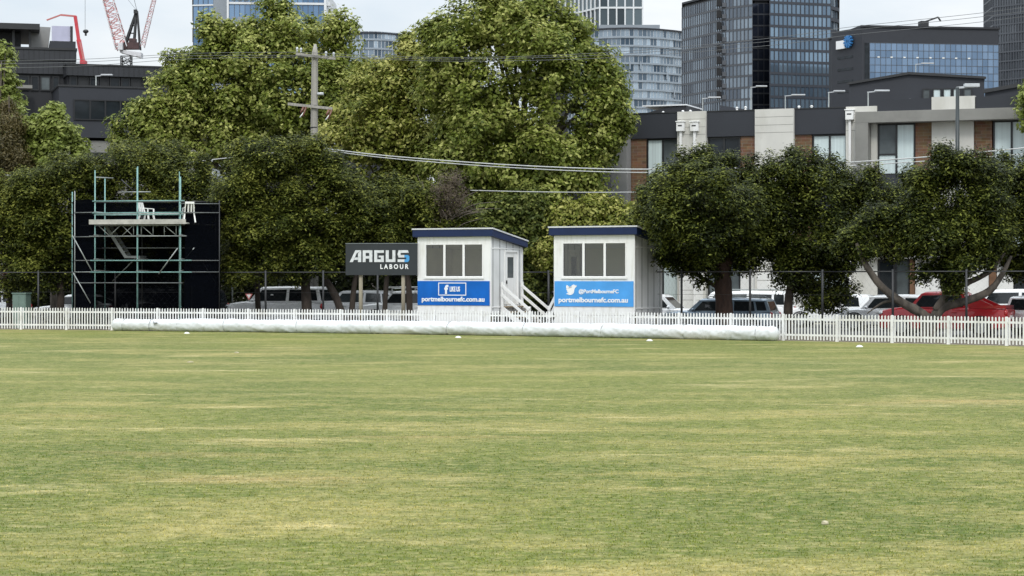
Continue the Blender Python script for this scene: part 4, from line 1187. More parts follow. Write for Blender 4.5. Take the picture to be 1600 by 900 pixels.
    bb=MB(); bb.box(X_(.012)-.03,X_(.0)+.012,-W/2*.5,W/2*.5,hood*.55,hood*.70); bb.build('grille',M['black'],t)
    bb=MB(); bb.box(X_(1.0)-.02,X_(.985),-W/2*.25,W/2*.25,boot*.62,boot*.74); bb.build('number_plate',M['white'],t)
    if rails:
        for s_ in (-1,1):
            bb=MB(); bb.tube([(X_(q1+.04),s_*wr*.86,zr-.02),(X_(q1+.07),s_*wr*.86,zr+.05),(X_(q2-.07),s_*wr*.86,zr+.05),(X_(q2-.04),s_*wr*.86,zr-.02)],.02,6); bb.build('roof_rail',M['galv'],t)
    if style=='ute':
        bb=MB()
        for s_ in (-1,1): bb.box(X_(.985),X_(.71),s_*W/2*.9-.03,s_*W/2*.9+.03,boot-.02,boot+.10)
        bb.box(X_(.99)-.0,X_(.975),-W/2*.88,W/2*.88,boot-.02,boot+.10); bb.build('tray_side',pm,t)
        # sports bar sloping from the cab roof to the tray
        for s_ in (-1,1):
            bb=MB(); bb.prism_y([(X_(.70),boot+.05),(X_(.90),boot+.08),(X_(.80),boot+.30),(X_(.71),h*.93)],s_*W/2*.80-.03,s_*W/2*.80+.03)
            bb.build('sports_bar',pm,t)
    return t
WHT=paint('white',(.86,.87,.87)); SLV=paint('silver',(.42,.44,.46),.4); BLU=paint('steel_blue',(.22,.29,.36),.4); RED=paint('red',(.40,.012,.018),.1); BLK=paint('black',(.018,.019,.022)); GRY=paint('grey',(.10,.105,.11),.3)
NL=PI-R(20)      # noses to the left, along the rows
car('white hatchback cut off by the left edge, beside the green utility box',-25,101,NL,'suv',WHT,4.5,1.66)
car('white sedan parked just left of the scaffold tower',128,101.5,NL,'sedan',WHT,4.5,1.44)
car('black four wheel drive parked behind the scaffold shade cloth',280,100,NL,'suv',BLK,4.7,1.72,rails=True)
car('dark grey hatchback in the second row behind the scaffold shade cloth',205,107,NL,'hatch',GRY,4.3,1.7)
car('big white four wheel drive parked beside the twin-trunked tree',440,95.2,NL,'suv',WHT,5.0,1.86,1.95,rails=False)
car('white dual-cab utility car under the dark advertising board',646,95,NL,'ute',WHT,5.0,1.66)
c_=car('white hatchback half hidden behind the grey side of the sky blue banner hut',1022,87.5,-R(20),'hatch',WHT,4.4,1.56)
car('steel blue wagon parked behind the reddish tree trunk',1126,84.0,NL,'suv',BLU,4.7,1.44,1.82,rails=True)
car('white van parked behind the steel blue wagon',1158,93,NL,'van',WHT,4.7,1.66,1.85,rails=True)
car('white hatchback hidden under the hanging branches of the middle right tree',1300,92.5,NL,'hatch',WHT,4.1,1.52)
car('silver white sedan behind the leaning grey limb',1392,86.5,NL,'suv',paint('pearl',(.62,.63,.64),.1),4.5,1.55)
car('bright red dual-cab utility car behind the leaning tree limbs',1478,79.5,NL-R(4),'ute',RED,5.0,1.74,1.86)
car('white wagon seen from the back at the right edge of the photo',1652,80.5,R(38),'suv',WHT,4.6,1.58,rails=False)
car('silver wagon in the second row behind the twin-trunked evergreen tree',560,103,NL,'suv',SLV,4.6,1.62)
car('pearl white sedan in the second row behind the leaning grey limb tree',1455,93,NL,'sedan',paint('pearl',(.62,.63,.64),.1),4.5,1.5)
car('white four wheel drive in the second row behind the red utility car',1572,91,NL,'suv',WHT,4.7,1.75)
car('dark grey wagon in the second row between the huts',842,101,NL,'suv',GRY,4.5,1.6)
# ladder rack on the white utility car
t=thing('ladder_rack','pale rack bars carried above the white utility car under the advertising board','roof rack',G(646,95),NL)
for y in (-.75,.75):
    b=MB(); b.tube([(1.0,y,1.80),(-2.2,y,1.80)],.035,8); b.build('rack_bar',M['plastic'],t)
for x in (.75,-.4,-2.0):
    b=MB(); b.tube([(x,-.78,1.76),(x,.78,1.76)],.03,8); b.build('cross_bar',M['plastic'],t)
    for y in (-.75,.75):
        b=MB(); b.tube([(x,y,1.76),(x,y*1.02,1.50 if x>-1 else 1.05)],.025,6); b.build('leg',M['plastic'],t)

# ------------------------------------------------------------------ small street things
t=thing('utility_box','plain green utility cabinet standing behind the fence at far left','utility box',G(34,91.5),-R(15))
b=MB(); b.box(-.33,.33,-.25,.25,0,1.52); b.build('cabinet',M['utilgreen'],t,.02)
b=MB(); b.box(-.36,.36,-.28,.28,1.522,1.57); b.build('lid',M['utilgreen'],t,.01)
b=MB(); b.box(-.29,-.01,-.262,-.252,.12,1.45); b.box(.01,.29,-.262,-.252,.12,1.45); dr=b.build('door',M['utilgreen'],t)
b=MB(); b.box(.03,.06,-.285,-.263,.75,.9); b.build('handle',M['dark'],dr)
t=thing('parking_sign','small white parking sign on a thin post right of the scaffold','street sign',G(363,98))
b=MB(); b.tube([(0,0,0),(0,0,2.75)],.03,8); b.build('post',M['galv'],t)
b=MB(); b.box(-.13,.13,-.045,-.032,2.28,2.70); b.build('plate',M['white'],t)
t=thing('give_way_sign','small red edged triangle sign behind the bonnet of the white four wheel drive','street sign',G(389,104))
b=MB(); b.tube([(0,.04,0),(0,.04,1.43)],.025,8); b.build('post',M['galv'],t)
b=MB(); b.prism_y([(-.19,1.42),(.19,1.42),(0,1.10)],-.02,0); pl=b.build('plate',M['pinkred'],t)
b=MB(); b.prism_y([(-.11,1.38),(.11,1.38),(0,1.19)],-.026,-.021); b.build('plate_face',M['white'],pl)
t=thing('brick_wall','dark red brick wall at the far left edge behind the white hatchback','wall',G(-20,112),-R(15))
b=MB(); b.box(-3,1.6,0,.3,0,2.9); b.build('masonry',M['brickdark'],t)
b=MB(); b.box(-3.05,1.65,-.04,.34,2.902,3.0); b.build('coping',M['greyrender'],t)
b=MB(); b.tube([(.75,-.12,0),(.75,-.12,2.8)],.05,8); b.build('downpipe',M['white'],t)
# ------------------------------------------------------------------ townhouses at right
def windowset(parent,x0,x1,z0,z1,y,panes,mull=None,transom=None):
    """black framed window set into the wall at depth y; panes: list of glass materials left to right, each may be (upper,lower)"""
    fw=.07; n=len(panes); b=MB()
    b.box(x0,x1,y-.05,y+.05,z0,z0+fw); b.box(x0,x1,y-.05,y+.05,z1-fw,z1)
    b.box(x0,x0+fw,y-.05,y+.05,z0+fw,z1-fw); b.box(x1-fw,x1,y-.05,y+.05,z0+fw,z1-fw)
    xs=[x0+fw+(x1-x0-2*fw)*k/n for k in range(n+1)]
    for k in range(1,n): b.box(xs[k]-fw*.7,xs[k]+fw*.7,y-.05,y+.05,z0+fw,z1-fw)
    for k,g in enumerate(panes):
        if isinstance(g,tuple):
            a=xs[k]+(fw*.7 if k else 0); c=xs[k+1]-(fw*.7 if k<n-1 else 0); zt=z0+(z1-z0)*.40
            b.box(a,c,y-.05,y+.05,zt-.04,zt+.04)
    w=b.build('window',M['winframe'],parent)
    for k,g in enumerate(panes):
        a=xs[k]+(fw*.7 if k else 0); c=xs[k+1]-(fw*.7 if k<n-1 else 0)
        if isinstance(g,tuple):
            zt=z0+(z1-z0)*.40
            b=MB(); b.box(a,c,y+.0,y+.02,zt+.04,z1-fw); b.build('pane',M[g[0]],w)
            b=MB(); b.box(a,c,y+.0,y+.02,z0+fw,zt-.04); b.build('pane',M[g[1]],w)
        else:
            b=MB(); b.box(a,c,y+.0,y+.02,z0+fw,z1-fw); b.build('pane',M[g],w)
    return w
def terrace_a():
    f=A20
    t=thing('townhouse_terrace','three storey terrace with pale columns, brick strips and a black parapet behind the right trees','building',f.o,f.rz)
    X=f.t
    x0,x1=X(985),X(1342); zt=10.62; zc=9.35
    # storeys: (window bottom, window top)
    ST=[(.25,3.0),(3.75,6.15),(7.05,zc-.02)]
    b=MB(); b.box(x0,x1,.42,9.5,0,zt-.35); b.build('wall',M['clad3'],t)
    def band(a,c):
        b=MB(); b.box(X(a),X(c),.0,.40,zc,zt); b.build('parapet',M['clad2'],t,.01)
        b=MB(); b.box(X(a)-.0,X(c)+.0,-.03,.45,zt+.002,zt+.05); b.build('coping',M['dark'],t)
    for a,c in ((985,1060),(1104.5,1181),(1241.5,1323)): band(a,c)
    def column(a,c,joints=True):
        b=MB(); b.box(X(a),X(c),-.22,.41,0,zt+.03); co=b.build('column',M['render'],t,.008)
        b=MB()
        for z in (zc+.9,zc+.5,zc+.12): b.box(X(a)+.02,X(c)-.02,-.224,-.2202,z,z+.02)
        b.build('joint_line',M['greyrender'],co)
    for a,c in ((1060,1104.5),(1181,1241.5),(1323,1372)): column(a,c)
    bays=[(985,1009,'brick'),(1009,1060,['glass_curt',('glass_mid','glass_curt')],),(1104.5,1156,['glass_dark','glass_dark']),(1156,1181,'brick'),(1241.5,1268,'brick'),(1268,1323,['glass_curt','glass_curt'])]
    for a,c,k in bays:
        if k=='brick':
            b=MB(); b.box(X(a)+.01,X(c)-.01,.10,.41,3.5,zc-.003); b.build('brick_panel',M['brick'],t)
            b=MB(); b.box(X(a)+.01,X(c)-.01,.10,.41,0,3.2); b.build('wall_panel',M['render_white'],t)
        else:
            for i,(z0,z1) in enumerate(ST):
                g=k if i==2 else [random.choice(['glass_curt','glass_dark','glass_mid']) for _ in k]
                windowset(t,X(a)+.02,X(c)-.02,z0,z1,.2,g)
            for z0,z1 in ((3.02,3.73),(6.17,7.03)):
                b=MB(); b.box(X(a)+.01,X(c)-.01,.12,.41,z0,z1); b.build('spandrel',M['clad2'],t)
    b=MB(); b.box(x0-.1,x1,-.10,.09,3.2,3.48); b.build('floor_band',M['greyrender'],t)
    # ground floor garage doors, white
    for a,c in ((1064,1100),(1185,1238)):
        b=MB(); b.box(X(a),X(c),-.26,-.222,.1,2.55); gd=b.build('garage_door',M['render_white'],t)
        b=MB()
        for z in (.6,1.1,1.6,2.1): b.box(X(a)+.02,X(c)-.02,-.266,-.2602,z,z+.02)
        b.build('door_panel_line',M['greyrender'],gd)
    for px in (1128,1160,1212,1252):
        b=MB(); b.box(X(px)-.07,X(px)+.07,-.36,-.24,2.65,2.95); b.build('wall_lamp',M['dark'],t)
    # rainwater heads and downpipes
    for px in (1066.5,1088,1330):
        x=X(px); z=f.z(px,199) if px<1300 else f.z(px,181)
        b=MB(); b.box(x-.20,x+.20,-.46,-.222,z-.22,z+.24); b.box(x-.24,x+.24,-.50,-.222,z+.242,z+.29); rh=b.build('rain_head',M['white'],t,.01)
        b=MB(); b.box(x-.12,x+.1,-.464,-.4605,z+.02,z+.09); b.build('overflow_slot',M['dark'],rh)
        b=MB(); b.box(x-.06,x+.06,-.36,-.23,0.2,z-.221); b.build('downpipe',M['white'],t)
    # blade wall at the left end
    b=MB(); b.box(X(960),X(985)-.01,-.55,4,0,zt-.25); b.build('end_wall',M['greywall'],t,.01)
    # roof with plant
    b=MB(); b.box(x0+.1,x1-.1,.46,9.3,zt-.34,zt-.2); rf=b.build('roof',M['roofwhite'],t)
    b=MB(); b.prism_y([(X(975),zt+.05),(X(1045),zt+.05),(X(1045),zt+.62),(X(1010),zt+.55),(X(975),zt+.25)],3.2,6.0); b.build('roof_plant',M['clad3'],rf)
    b=MB(); b.box(X(975),X(1046),3.1,6.1,zt+.64,zt+.70); b.build('plant_lid',M['roofwhite'],rf)
    for px,y in ((1014,2.5),(1048,2.2),(1060,2.2),(1142,1.2),(1157,1.0),(1237,1.6),(1257,1.6)):
        b=MB(); x=X(px); b.tube([(x,y,zt-.2),(x,y,zt+.24)],.05,8); b.tube([(x,y,zt+.24),(x,y,zt+.31)],[.09,.04],8); b.build('vent',M['white'],rf)
    b=MB(); b.prism_y([(X(1082),zt-.1),(X(1180),zt-.1),(X(1155),zt+.3),(X(1085),zt+.75)],5.0,8.0); b.build('roof_monitor',M['clad2'],rf)
terrace_a()
def terrace_b():
    f=Face(1341,100.6,21)
    t=thing('townhouse_block','townhouse block with a grey frame, tall windows and brick strips at the right edge','building',f.o,f.rz)
    X=f.t; xr=X(1760)
    zt=f.z(1341,176.7); zb=f.z(1341,194)
    b=MB(); b.box(.35,xr,.62,9,0,zt+.25); b.build('wall',M['clad3'],t)
    b=MB(); b.box(0,xr,-.75,.6,zb,zt); b.build('frame_beam',M['greyrender'],t,.01)
    b=MB(); b.box(0,X(1361),-.75,.6,3.4,zb-.003); b.build('frame_pier',M['greyrender'],t,.01)
    b=MB(); b.box(X(1372),X(1600),.30,.64,zt+.004,zt+.62); b.box(X(1530),xr,.30,.64,zt+.005,zt+.62); 
    b=MB(); b.box(X(1372),X(1456),-.1,.61,zt+.004,zt+.62); b.build('parapet',M['clad2'],t)
    b=MB(); b.box(X(1456.5),X(1524),-.18,.61,zt+.004,zt+.66); b.build('parapet',M['render'],t)
    b=MB(); b.box(X(1524.5),xr,-.1,.61,zt+.004,zt+.62); b.build('parapet',M['clad2'],t)
    ws=[(1361.5,1370,'render'),(1370.5,1430,'win'),(1430,1456,'brick'),(1456,1522,'render'),(1522,1550,'brick'),(1551,1610,'win'),(1610,1636,'brick'),(1636,1700,'render'),(1700,1740,'brick')]
    zf=f.z(1400,273)
    for a,c,k in ws:
        if k=='win':
            g=[('glass_mid','glass_curt'),'glass_curt'] if a<1500 else ['glass_curt','glass_curt']
            windowset(t,X(a)+.02,X(c)-.02,zf,zb-.02,.12,g)
            b=MB(); b.box(X(a)+.01,X(c)-.01,.0,.61,zf-.62,zf-.004); b.build('spandrel',M['clad2'],t)
            windowset(t,X(a)+.02,X(c)-.02,3.6,zf-.7,.12,['glass_mid','glass_curt'])
        else:
            b=MB(); b.box(X(a)+.006,X(c)-.006,(-.08 if k=='render' else .04),.61,3.5,zb-.004); b.build('wall_panel' if k=='render' else 'brick_panel',M[k],t)
    b=MB(); b.box(.0,xr,-.5,.6,3.15,3.38); b.build('floor_band',M['greyrender'],t)
    for a,c,k in ((1342,1371,'render'),(1371.5,1398,'d'),(1398,1421,'m'),(1422,1429.5,'timber'),(1430,1470,'render_white'),(1470,1490,'d'),(1490,1545,'render_white'),(1546,1557,'timber'),(1557.5,1583,'render_white'),(1584,1620,'d'),(1620,1700,'render_white')):
        if k in 'dm': windowset(t,X(a)+.01,X(c)-.01,.2,3.1,.12,['glass_dark' if k=='d' else 'glass_mid'])
        else: b=MB(); b.box(X(a)+.005,X(c)-.005,-.0 if k!='timber' else -.1,.61,0,3.14); b.build('post' if k=='timber' else 'wall_panel',M[k],t)
    b=MB(); b.box(.4,xr,.66,8.9,zt+.255,zt+.35); b.build('roof',M['roofwhite'],t)
terrace_b()
def gable():
    f=Face(1327,118,12)
    t=thing('gabled_house','charcoal clad house with a low gable and a row of small windows behind the townhouses','building',f.o,f.rz)
    X=f.t; Z=f.z
    w=X(1538); xa=X(1420)
    b=MB(); b.prism_y([(0,0),(w,0),(w,Z(1538,123)),(xa,Z(1420,116.5)),(0,Z(1327,132))],0,9); b.build('wall',M['clad2'],t)
    b=MB()
    b.bar((-.1,-.06,Z(1327,131)),(xa,-.06,Z(1420,115)),.2,.12); b.bar((xa,-.06,Z(1420,115)),(w+.1,-.06,Z(1538,121.8)),.2,.12); b.build('barge_board',M['dark'],t)
    b=MB(); b.obox(((xa)/2,4.6,(Z(1327,131)+Z(1420,115))/2+.06),Vector((xa,0,Z(1420,115)-Z(1327,131)))*.51,(0,4.6,0),(0,0,.04)); b.obox(((xa+w)/2,4.6,(Z(1538,122)+Z(1420,115))/2+.06),Vector((w-xa,0,Z(1538,122)-Z(1420,115)))*.51,(0,4.6,0),(0,0,.04)); b.build('roof',M['dark'],t)
    for a,c,g in ((1441,1454,'glass_mid'),(1457,1471,'glass_curt'),(1473,1487,'glass_curt'),(1488.5,1501,'glass_curt'),(1505,1519,'glass_mid')):
        windowset(t,X(a),X(c),Z(1480,156),Z(1480,138),-.06,[g])
    b=MB(); b.ell((X(1422),-.1,Z(1422,157)),(.1,.1,.1)); b.build('wall_lamp',M['white'],t)
gable()
def dark_roof():
    f=Face(1539,114,14)
    t=thing('skillion_house','dark clad house with a rising roof edge at the right edge below the ribbed tower','building',f.o,f.rz)
    w=f.t(1760)
    b=MB(); b.prism_y([(0,0),(w,0),(w,f.z(1539,110)),(0,f.z(1539,144))],0,8); b.build('wall',M['clad2'],t)
    b=MB(); b.bar((-.1,-.05,f.z(1539,143)),(w,-.05,f.z(1539,109)),.25,.2); b.build('roof_edge',M['dark'],t)
dark_roof()

# ------------------------------------------------------------------ dark apartments at left
def apart_left():
    f=Face(92,131,-18)
    t=thing('dark_apartments','charcoal apartment building with a wide dark window band beside the left plane trees','building',f.o,f.rz)
    X=f.t; Z=f.z
    w=X(330); zt=Z(92,135)
    d=8.5
    b=MB(); b.box(0,w,0,d,Z(92,214),zt); b.build('wall',M['clad2'],t)
    b=MB(); b.box(-.06,w,-.06,d,zt+.003,zt+.12); b.build('parapet_cap',M['dark'],t)
    b=MB(); b.box(.0,w,.25,d,0,Z(92,216)-.1); b.build('base_wall',M['greyrender'],t)
    b=MB(); b.box(1.4,w,.12,.24,Z(150,246),Z(150,238)); b.build('base_window',M['winframe'],t)
    windowset(t,X(115),X(237),Z(150,188),Z(150,156),-.04,['glass_dark']*5)
    # upper, set-back storeys
    zu0=zt+.13; zu1=Z(112,118)+.0; 
    b=MB(); b.box(X(112),w,2.6,d+3,zu0,zt+1.2); b.build('upper_wall',M['clad3'],t)
    zc0,zc1=zt+1.55,zt+2.95
    b=MB(); b.box(X(112)-.1,w+.1,2.2,d+3.2,zt+.95,zt+1.62); b.build('upper_cladding',M['clad_fine'],t)
    b=MB(); b.box(X(112)-.14,w+.14,2.15,d+3.25,zt+1.623,zt+1.72); b.build('parapet_cap',M['dark'],t)
    xs=[X(v) for v in (114,128,146,162,178,196,212,230,246,262)]
    for i in range(len(xs)-1):
        windowset(t,xs[i]+.03,xs[i+1]-.03,zt+.14,zt+.93,2.5,[random.choice(['glass_dark','glass_dark','winframe'])])
apart_left()
def apart_pent():
    f=Face(-60,134,-14)
    t=thing('penthouse_block','taller charcoal clad block with a flat canopy roof and glass terrace at the top left','building',f.o,f.rz)
    X=f.t; Z=f.z
    w=X(118)
    b=MB(); b.box(0,w,0,9,0,Z(30,113)); b.build('wall',M['clad3'],t)
    b=MB(); b.box(-.1,w+.02,-.25,9.1,Z(30,115),Z(30,95)); b.build('cladding',M['clad_fine'],t)
    b=MB(); b.box(-.1,w+.05,-.32,9.1,Z(30,94),Z(30,78)); b.build('cladding',M['clad_fine'],t)
    b=MB(); b.box(-.15,w+.1,-.38,9.2,Z(30,77.5),Z(30,74)); b.build('parapet_cap',M['dark'],t)
    for a,c in ((24,47),(48,62),(63,80),(82,94)):
        windowset(t,X(a),X(c)-.05,Z(30,141),Z(30,118),-.05,['glass_dark' if a!=63 else 'glass_mid'])
    b=MB(); b.box(0,X(33),1.2,8,Z(30,74)+.002,Z(30,48)); b.build('upper_wall',M['clad3'],t)
    b=MB(); b.box(-.2,X(62),-.6,8.5,Z(30,47),Z(30,38)); b.build('canopy',M['dark'],t)
    for px in (21,47):
        b=MB(); x=X(px); b.box(x-.08,x+.08,.1,.26,Z(30,74),Z(30,47)-.002); b.build('post',M['dark'],t)
    # tilted dark screen, glass terrace box
    b=MB(); b.prism_y([(X(49),Z(30,73.5)),(X(76),Z(30,73.5)),(X(80),Z(30,37)),(X(48),Z(30,36))],1.5,3.5); b.build('stair_screen',M['greywall'],t)
    b=MB(); b.box(X(78),w+.02,0.2,3.2,Z(30,73.8),Z(30,62)); b.build('terrace_wall',M['clad2'],t)
    b=MB(); b.box(X(81),X(110),.3,.36,Z(30,61.5),Z(30,38)); b.build('terrace_glass',mat_basic('mauve_glass',(.48,.48,.62),.1,var=.2,scale=.6),t)
    b=MB(); b.box(X(110),X(114),.2,3.2,Z(30,61.5),Z(30,38)); b.build('post',M['dark'],t)
    b=MB(); b.box(X(48),w+.02,.0,.1,Z(30,73.6),Z(30,73)+.02) 
    # planter with a clipped bush on the balcony
    b=MB(); b.box(X(20),X(50),-1.6,-.6,Z(30,141),Z(30,136)); b.build('planter',M['greyrender'],t)
    p=f.o+Vector((f.c*X(36)+f.s*-1.1,-f.s*X(36)-f.c*1.1,Z(30,136)))
    s_=thing('balcony_bush','rounded clipped bush in a planter on the dark balcony at left','shrub',p)
    crown(s_,[(30,131,9,-1.4),(42,131,8,-1.4)],137.9,1600,.13,M['lf_mid'],clump=(.15,.25),name='foliage')
    b=MB(); b.tube([(0,0,0),(0,0,.3)],.05,6); b.build('stem',M['bark_dark'],s_)
apart_pent()

# ------------------------------------------------------------------ towers
def ring_scaled(poly,o):
    c=Vector((sum(p[0] for p in poly)/len(poly),sum(p[1] for p in poly)/len(poly)))
    out=[]
    n=len(poly)
    for i in range(n):
        a=Vector(poly[i-1]);b_=Vector(poly[i]);d=Vector(poly[(i+1)%n])
        e1=(b_-a).normalized();e2=(d-b_).normalized()
        n1=Vector((e1.y,-e1.x));n2=Vector((e2.y,-e2.x))
        k=(n1+n2); L=k.length
        if L<.2: k=n1; sc=1
        else: k=k/L; sc=1/max(.5,k.dot(n1))
        out.append(b_+k*o*sc)
    return out
def area2(poly): return sum(poly[i][0]*poly[(i+1)%len(poly)][1]-poly[(i+1)%len(poly)][0]*poly[i][1] for i in range(len(poly)))
def tower(name,label,foot,z0,z1,fh,bay,glass,slabmat,mullmat,sp=.7,proud=.15,mw=.12,mproud=.10,cat='tower',slabname='spandrel',vis=None,core='clad3',mull_every=1,back=None):
    """foot: plan corners in metres; one glazing band and one slab per storey above z0, plain core below"""
    ox,oy=foot[0]
    if area2(foot)<0: foot=foot[::-1]
    t=thing(name,label,cat,(ox,oy,0))
    L=[Vector((p[0]-ox,p[1]-oy)) for p in foot]
    b=MB(); b.prism_z(ring_scaled(L,-.6),0,z1-.05); b.build('core',M[core],t)
    nf=int(round((z1-z0)/fh))
    n=len(L)
    for k in range(nf):
        za=z0+k*fh; zb_=za+fh
        V=[];rn=[]
        mb=MB()
        for i in range(n):
            a=L[i];c=L[(i+1)%n];e=c-a;ln=e.length
            mid=(a+c)/2
            nrm=Vector((e.y,-e.x)).normalized()
            world=Vector((mid.x+ox,mid.y+oy))
            facing=nrm.dot(-world.normalized())>-.05
            nb=max(1,int(round(ln/bay))) if facing else 1
            run=random.random()
            if facing and mw>0:
                c4=mid+nrm*(mproud*.42); ed=e.normalized()
                mb.obox((c4.x,c4.y,zb_-.05),(ed.x*ln*.499,ed.y*ln*.499,0),(nrm.x*mproud*.38,nrm.y*mproud*.38,0),(0,0,.04))
            for j in range(nb):
                p=a+e*(j/nb);q=a+e*((j+1)/nb)
                V.append([(p.x,p.y,za+sp-.05),(q.x,q.y,za+sp-.05),(q.x,q.y,zb_+.02),(p.x,p.y,zb_+.02)])
                if random.random()<.35: run=random.random()
                rn.append(min(1,max(0,run+random.uniform(-.12,.12))))
                if facing and mw>0 and j%mull_every==0:
                    ed=e.normalized()
                    c3=Vector((p.x+nrm.x*mproud*.5,p.y+nrm.y*mproud*.5,(za+sp+zb_)/2))
                    mb.obox(c3,(ed.x*mw/2,ed.y*mw/2,0),(nrm.x*mproud*.5,nrm.y*mproud*.5,0),(0,0,(zb_-za-sp)/2))
        g=quads_np('glazing_band',np.array(V),glass,t,np.array(rn))
        if mw>0 and mb.v: mb.build('mullions',mullmat,g)
        b=MB(); b.prism_z(ring_scaled(L,proud),za,za+sp); b.build(slabname,slabmat,t)
    b=MB(); b.prism_z(ring_scaled(L,proud+.05),z1,z1+.5); b.build('roof',M['clad2'],t)
    return t,L,(ox,oy)
def pd(px,D): 
    p=G(px,D); return (p.x,p.y)
def zat(py,D): return HC-(py-YH)/F*D
G5a=mat_glass_panel('tower_glass_grey',(.11,.13,.16),(.28,.335,.39),.55,.10)
G5b=mat_glass_panel('tower_glass_blue',(.13,.185,.25),(.24,.33,.42),.6,.08)
G5d=mat_glass_panel('tower_glass_deep',(.018,.024,.040),(.04,.05,.08),.5,.08)
GB1=mat_glass_panel('tower_glass_skyblue',(.10,.18,.30),(.24,.36,.52),.6,.08)
GB2=mat_glass_panel('tower_glass_mixed',(.05,.08,.115),(.42,.50,.57),.5,.10)
GB3=mat_glass_panel('tower_glass_bright',(.12,.185,.28),(.26,.36,.50),.6,.08)
G7=mat_glass_panel('tower_glass_ribbed',(.08,.088,.10),(.17,.185,.205),.5,.15)
SLATE=mat_basic('slate_spandrel',(.075,.082,.095),.5,var=.1,scale=.2)
SLATE2=mat_basic('dark_slate_spandrel',(.035,.040,.052),.5,var=.1,scale=.2)
PALE=mat_basic('pale_slab',(.27,.315,.36),.6,var=.06,scale=.2)
WHITE2=mat_basic('white_fin',(.66,.68,.69),.5,var=.04,scale=.2)
MID=mat_basic('mid_grey_slab',(.24,.27,.30),.6,var=.08,scale=.2)
# T5 : dark faceted tower
D5=505
def t5():
    lab='tall dark glass tower with a grey left wing and a bluish right wing'
    zl,zh=zat(210,D5),zat(-14,D5)
    foot=[pd(1066,530),pd(1128,512),pd(1173,506),pd(1176,524),pd(1202,524),pd(1203,500),pd(1298,506),pd(1308,520),pd(1308,560),pd(1066,570)]
    # the wings differ in glass, so each is built on its own plan under one root
    A=[pd(1066,530),pd(1128,511),pd(1175,505),pd(1175,560),pd(1066,570)]
    B=[pd(1203,500),pd(1298,505),pd(1298,560),pd(1203,555)]
    C=[pd(1175.2,522),pd(1202.8,522),pd(1202.8,556),pd(1175.2,556)]
    E=[pd(1298.3,512),pd(1308.5,516),pd(1308.5,545),pd(1298.3,545)]
    root,_,o=tower('glass_tower',lab,A,zl,zh,2.88,1.15,G5a,SLATE,SLATE,sp=.42,proud=.05,mw=.20,mproud=.14)
    ro=Vector(root.location)
    for ft,gl,sl,kw in ((B,G5b,SLATE2,dict(sp=.55,proud=.12,mw=.22,mproud=.15,bay=1.2)),(C,G5d,SLATE2,dict(sp=.30,proud=.04,mw=.12,mproud=.1,bay=1.4)),(E,GB2,SLATE2,dict(sp=.9,proud=.5,mw=.15,mproud=.1,bay=1.6))):
        s_,_,_=tower('wing','',ft,zl,zh,2.88,kw['bay'],gl,sl,sl,sp=kw['sp'],proud=kw['proud'],mw=kw['mw'],mproud=kw['mproud'])
        off=Vector(s_.location)-ro
        for c in kids(s_):
            c.parent=root; c.location=off
        bpy.data.objects.remove(s_)
    # balconies down the left wing; solid black boxes stand in for shaded recesses
    za=zl
    for k in range(3,int((zh-zl)/2.88)):
        z=zl+k*2.88
        p=Vector((*pd(1124,511.2),0))-ro
        b=MB(); b.box(p.x-.75,p.x+.35,p.y-.8,p.y+.3,z+.7,z+2.5); b.build('black_recess_box',M['black'],root)
        b=MB(); b.box(p.x+.6,p.x+1.6,p.y-1.2,p.y-.3,z+.42,z+1.5); b.build('balcony',SLATE,root)
t5()
# T4 : curved pale balcony building
def arc_plan(px0,px1,D,bulge,n=9,depth=30):
    pts=[]
    for i in range(n+1):
        u=i/n; px=px0+(px1-px0)*u
        pts.append(pd(px,D-bulge*(1-(2*u-1)**2)))
    return pts+[pd(px1,D+depth),pd(px0,D+depth)]
t4,_,o4=tower('curved_apartments','curved pale apartment building with many balcony bands left of the dark glass tower',arc_plan(888,1072,711,12),zat(214,711),zat(52,711),3.0,1.45,GB2,PALE,WHITE2,sp=.62,proud=.55,mw=.09,mproud=.10,slabname='balcony_band')
ro=Vector(t4.location)
p=Vector((*pd(936,712),0))-ro; q=Vector((*pd(1029,712),0))-ro
b=MB(); b.box(p.x,q.x,p.y-6,p.y+14,zat(52,711)+.5,zat(41.5,711)); b.build('plant_room',MID,t4)
for k in range(7):      # party fins between the flats
    px=random.uniform(925,1062); z=zat(60+13.5*random.randint(0,10),711)
    u=(px-888)/184; D=711-12*(1-(2*u-1)**2)-.75
    p=Vector((*pd(px,D),0))-ro; b=MB(); b.box(p.x-.2,p.x+.2,p.y-.3,p.y+.8,z-3.0,z-.3); b.build('party_fin',PALE,t4)
# T2 : smaller curved glass building
t2,_,_=tower('curved_offices','low curved glass building seen in the gap between two plane trees',arc_plan(500,652,700,14),zat(140,700),zat(60,700),3.05,1.5,GB2,PALE,WHITE2,sp=.60,proud=.35,mw=.12,mproud=.1,slabname='balcony_band')
ro=Vector(t2.location); p=Vector((*pd(512,701),0))-ro; q=Vector((*pd(595,701),0))-ro
b=MB(); b.box(p.x,q.x,p.y-4,p.y+12,zat(60,700)+.5,zat(50.5,700)); b.build('plant_room',MID,t2)
# T3 : white framed tower
def t3():
    D=800
    foot=[pd(842,830),pd(893,818),pd(937,798),pd(1003,798),pd(1003,850),pd(842,850)]
    t,_,_=tower('framed_tower','dark glass tower in a white grid frame rising behind the curved apartments',foot,zat(88,D),zat(-14,D),9.2,3.2,mat_glass_panel('tower_glass_ink',(.04,.055,.065),(.14,.18,.20),.5,.1),WHITE2,WHITE2,sp=.65,proud=.45,mw=.55,mproud=.5,slabname='frame_band')
t3()
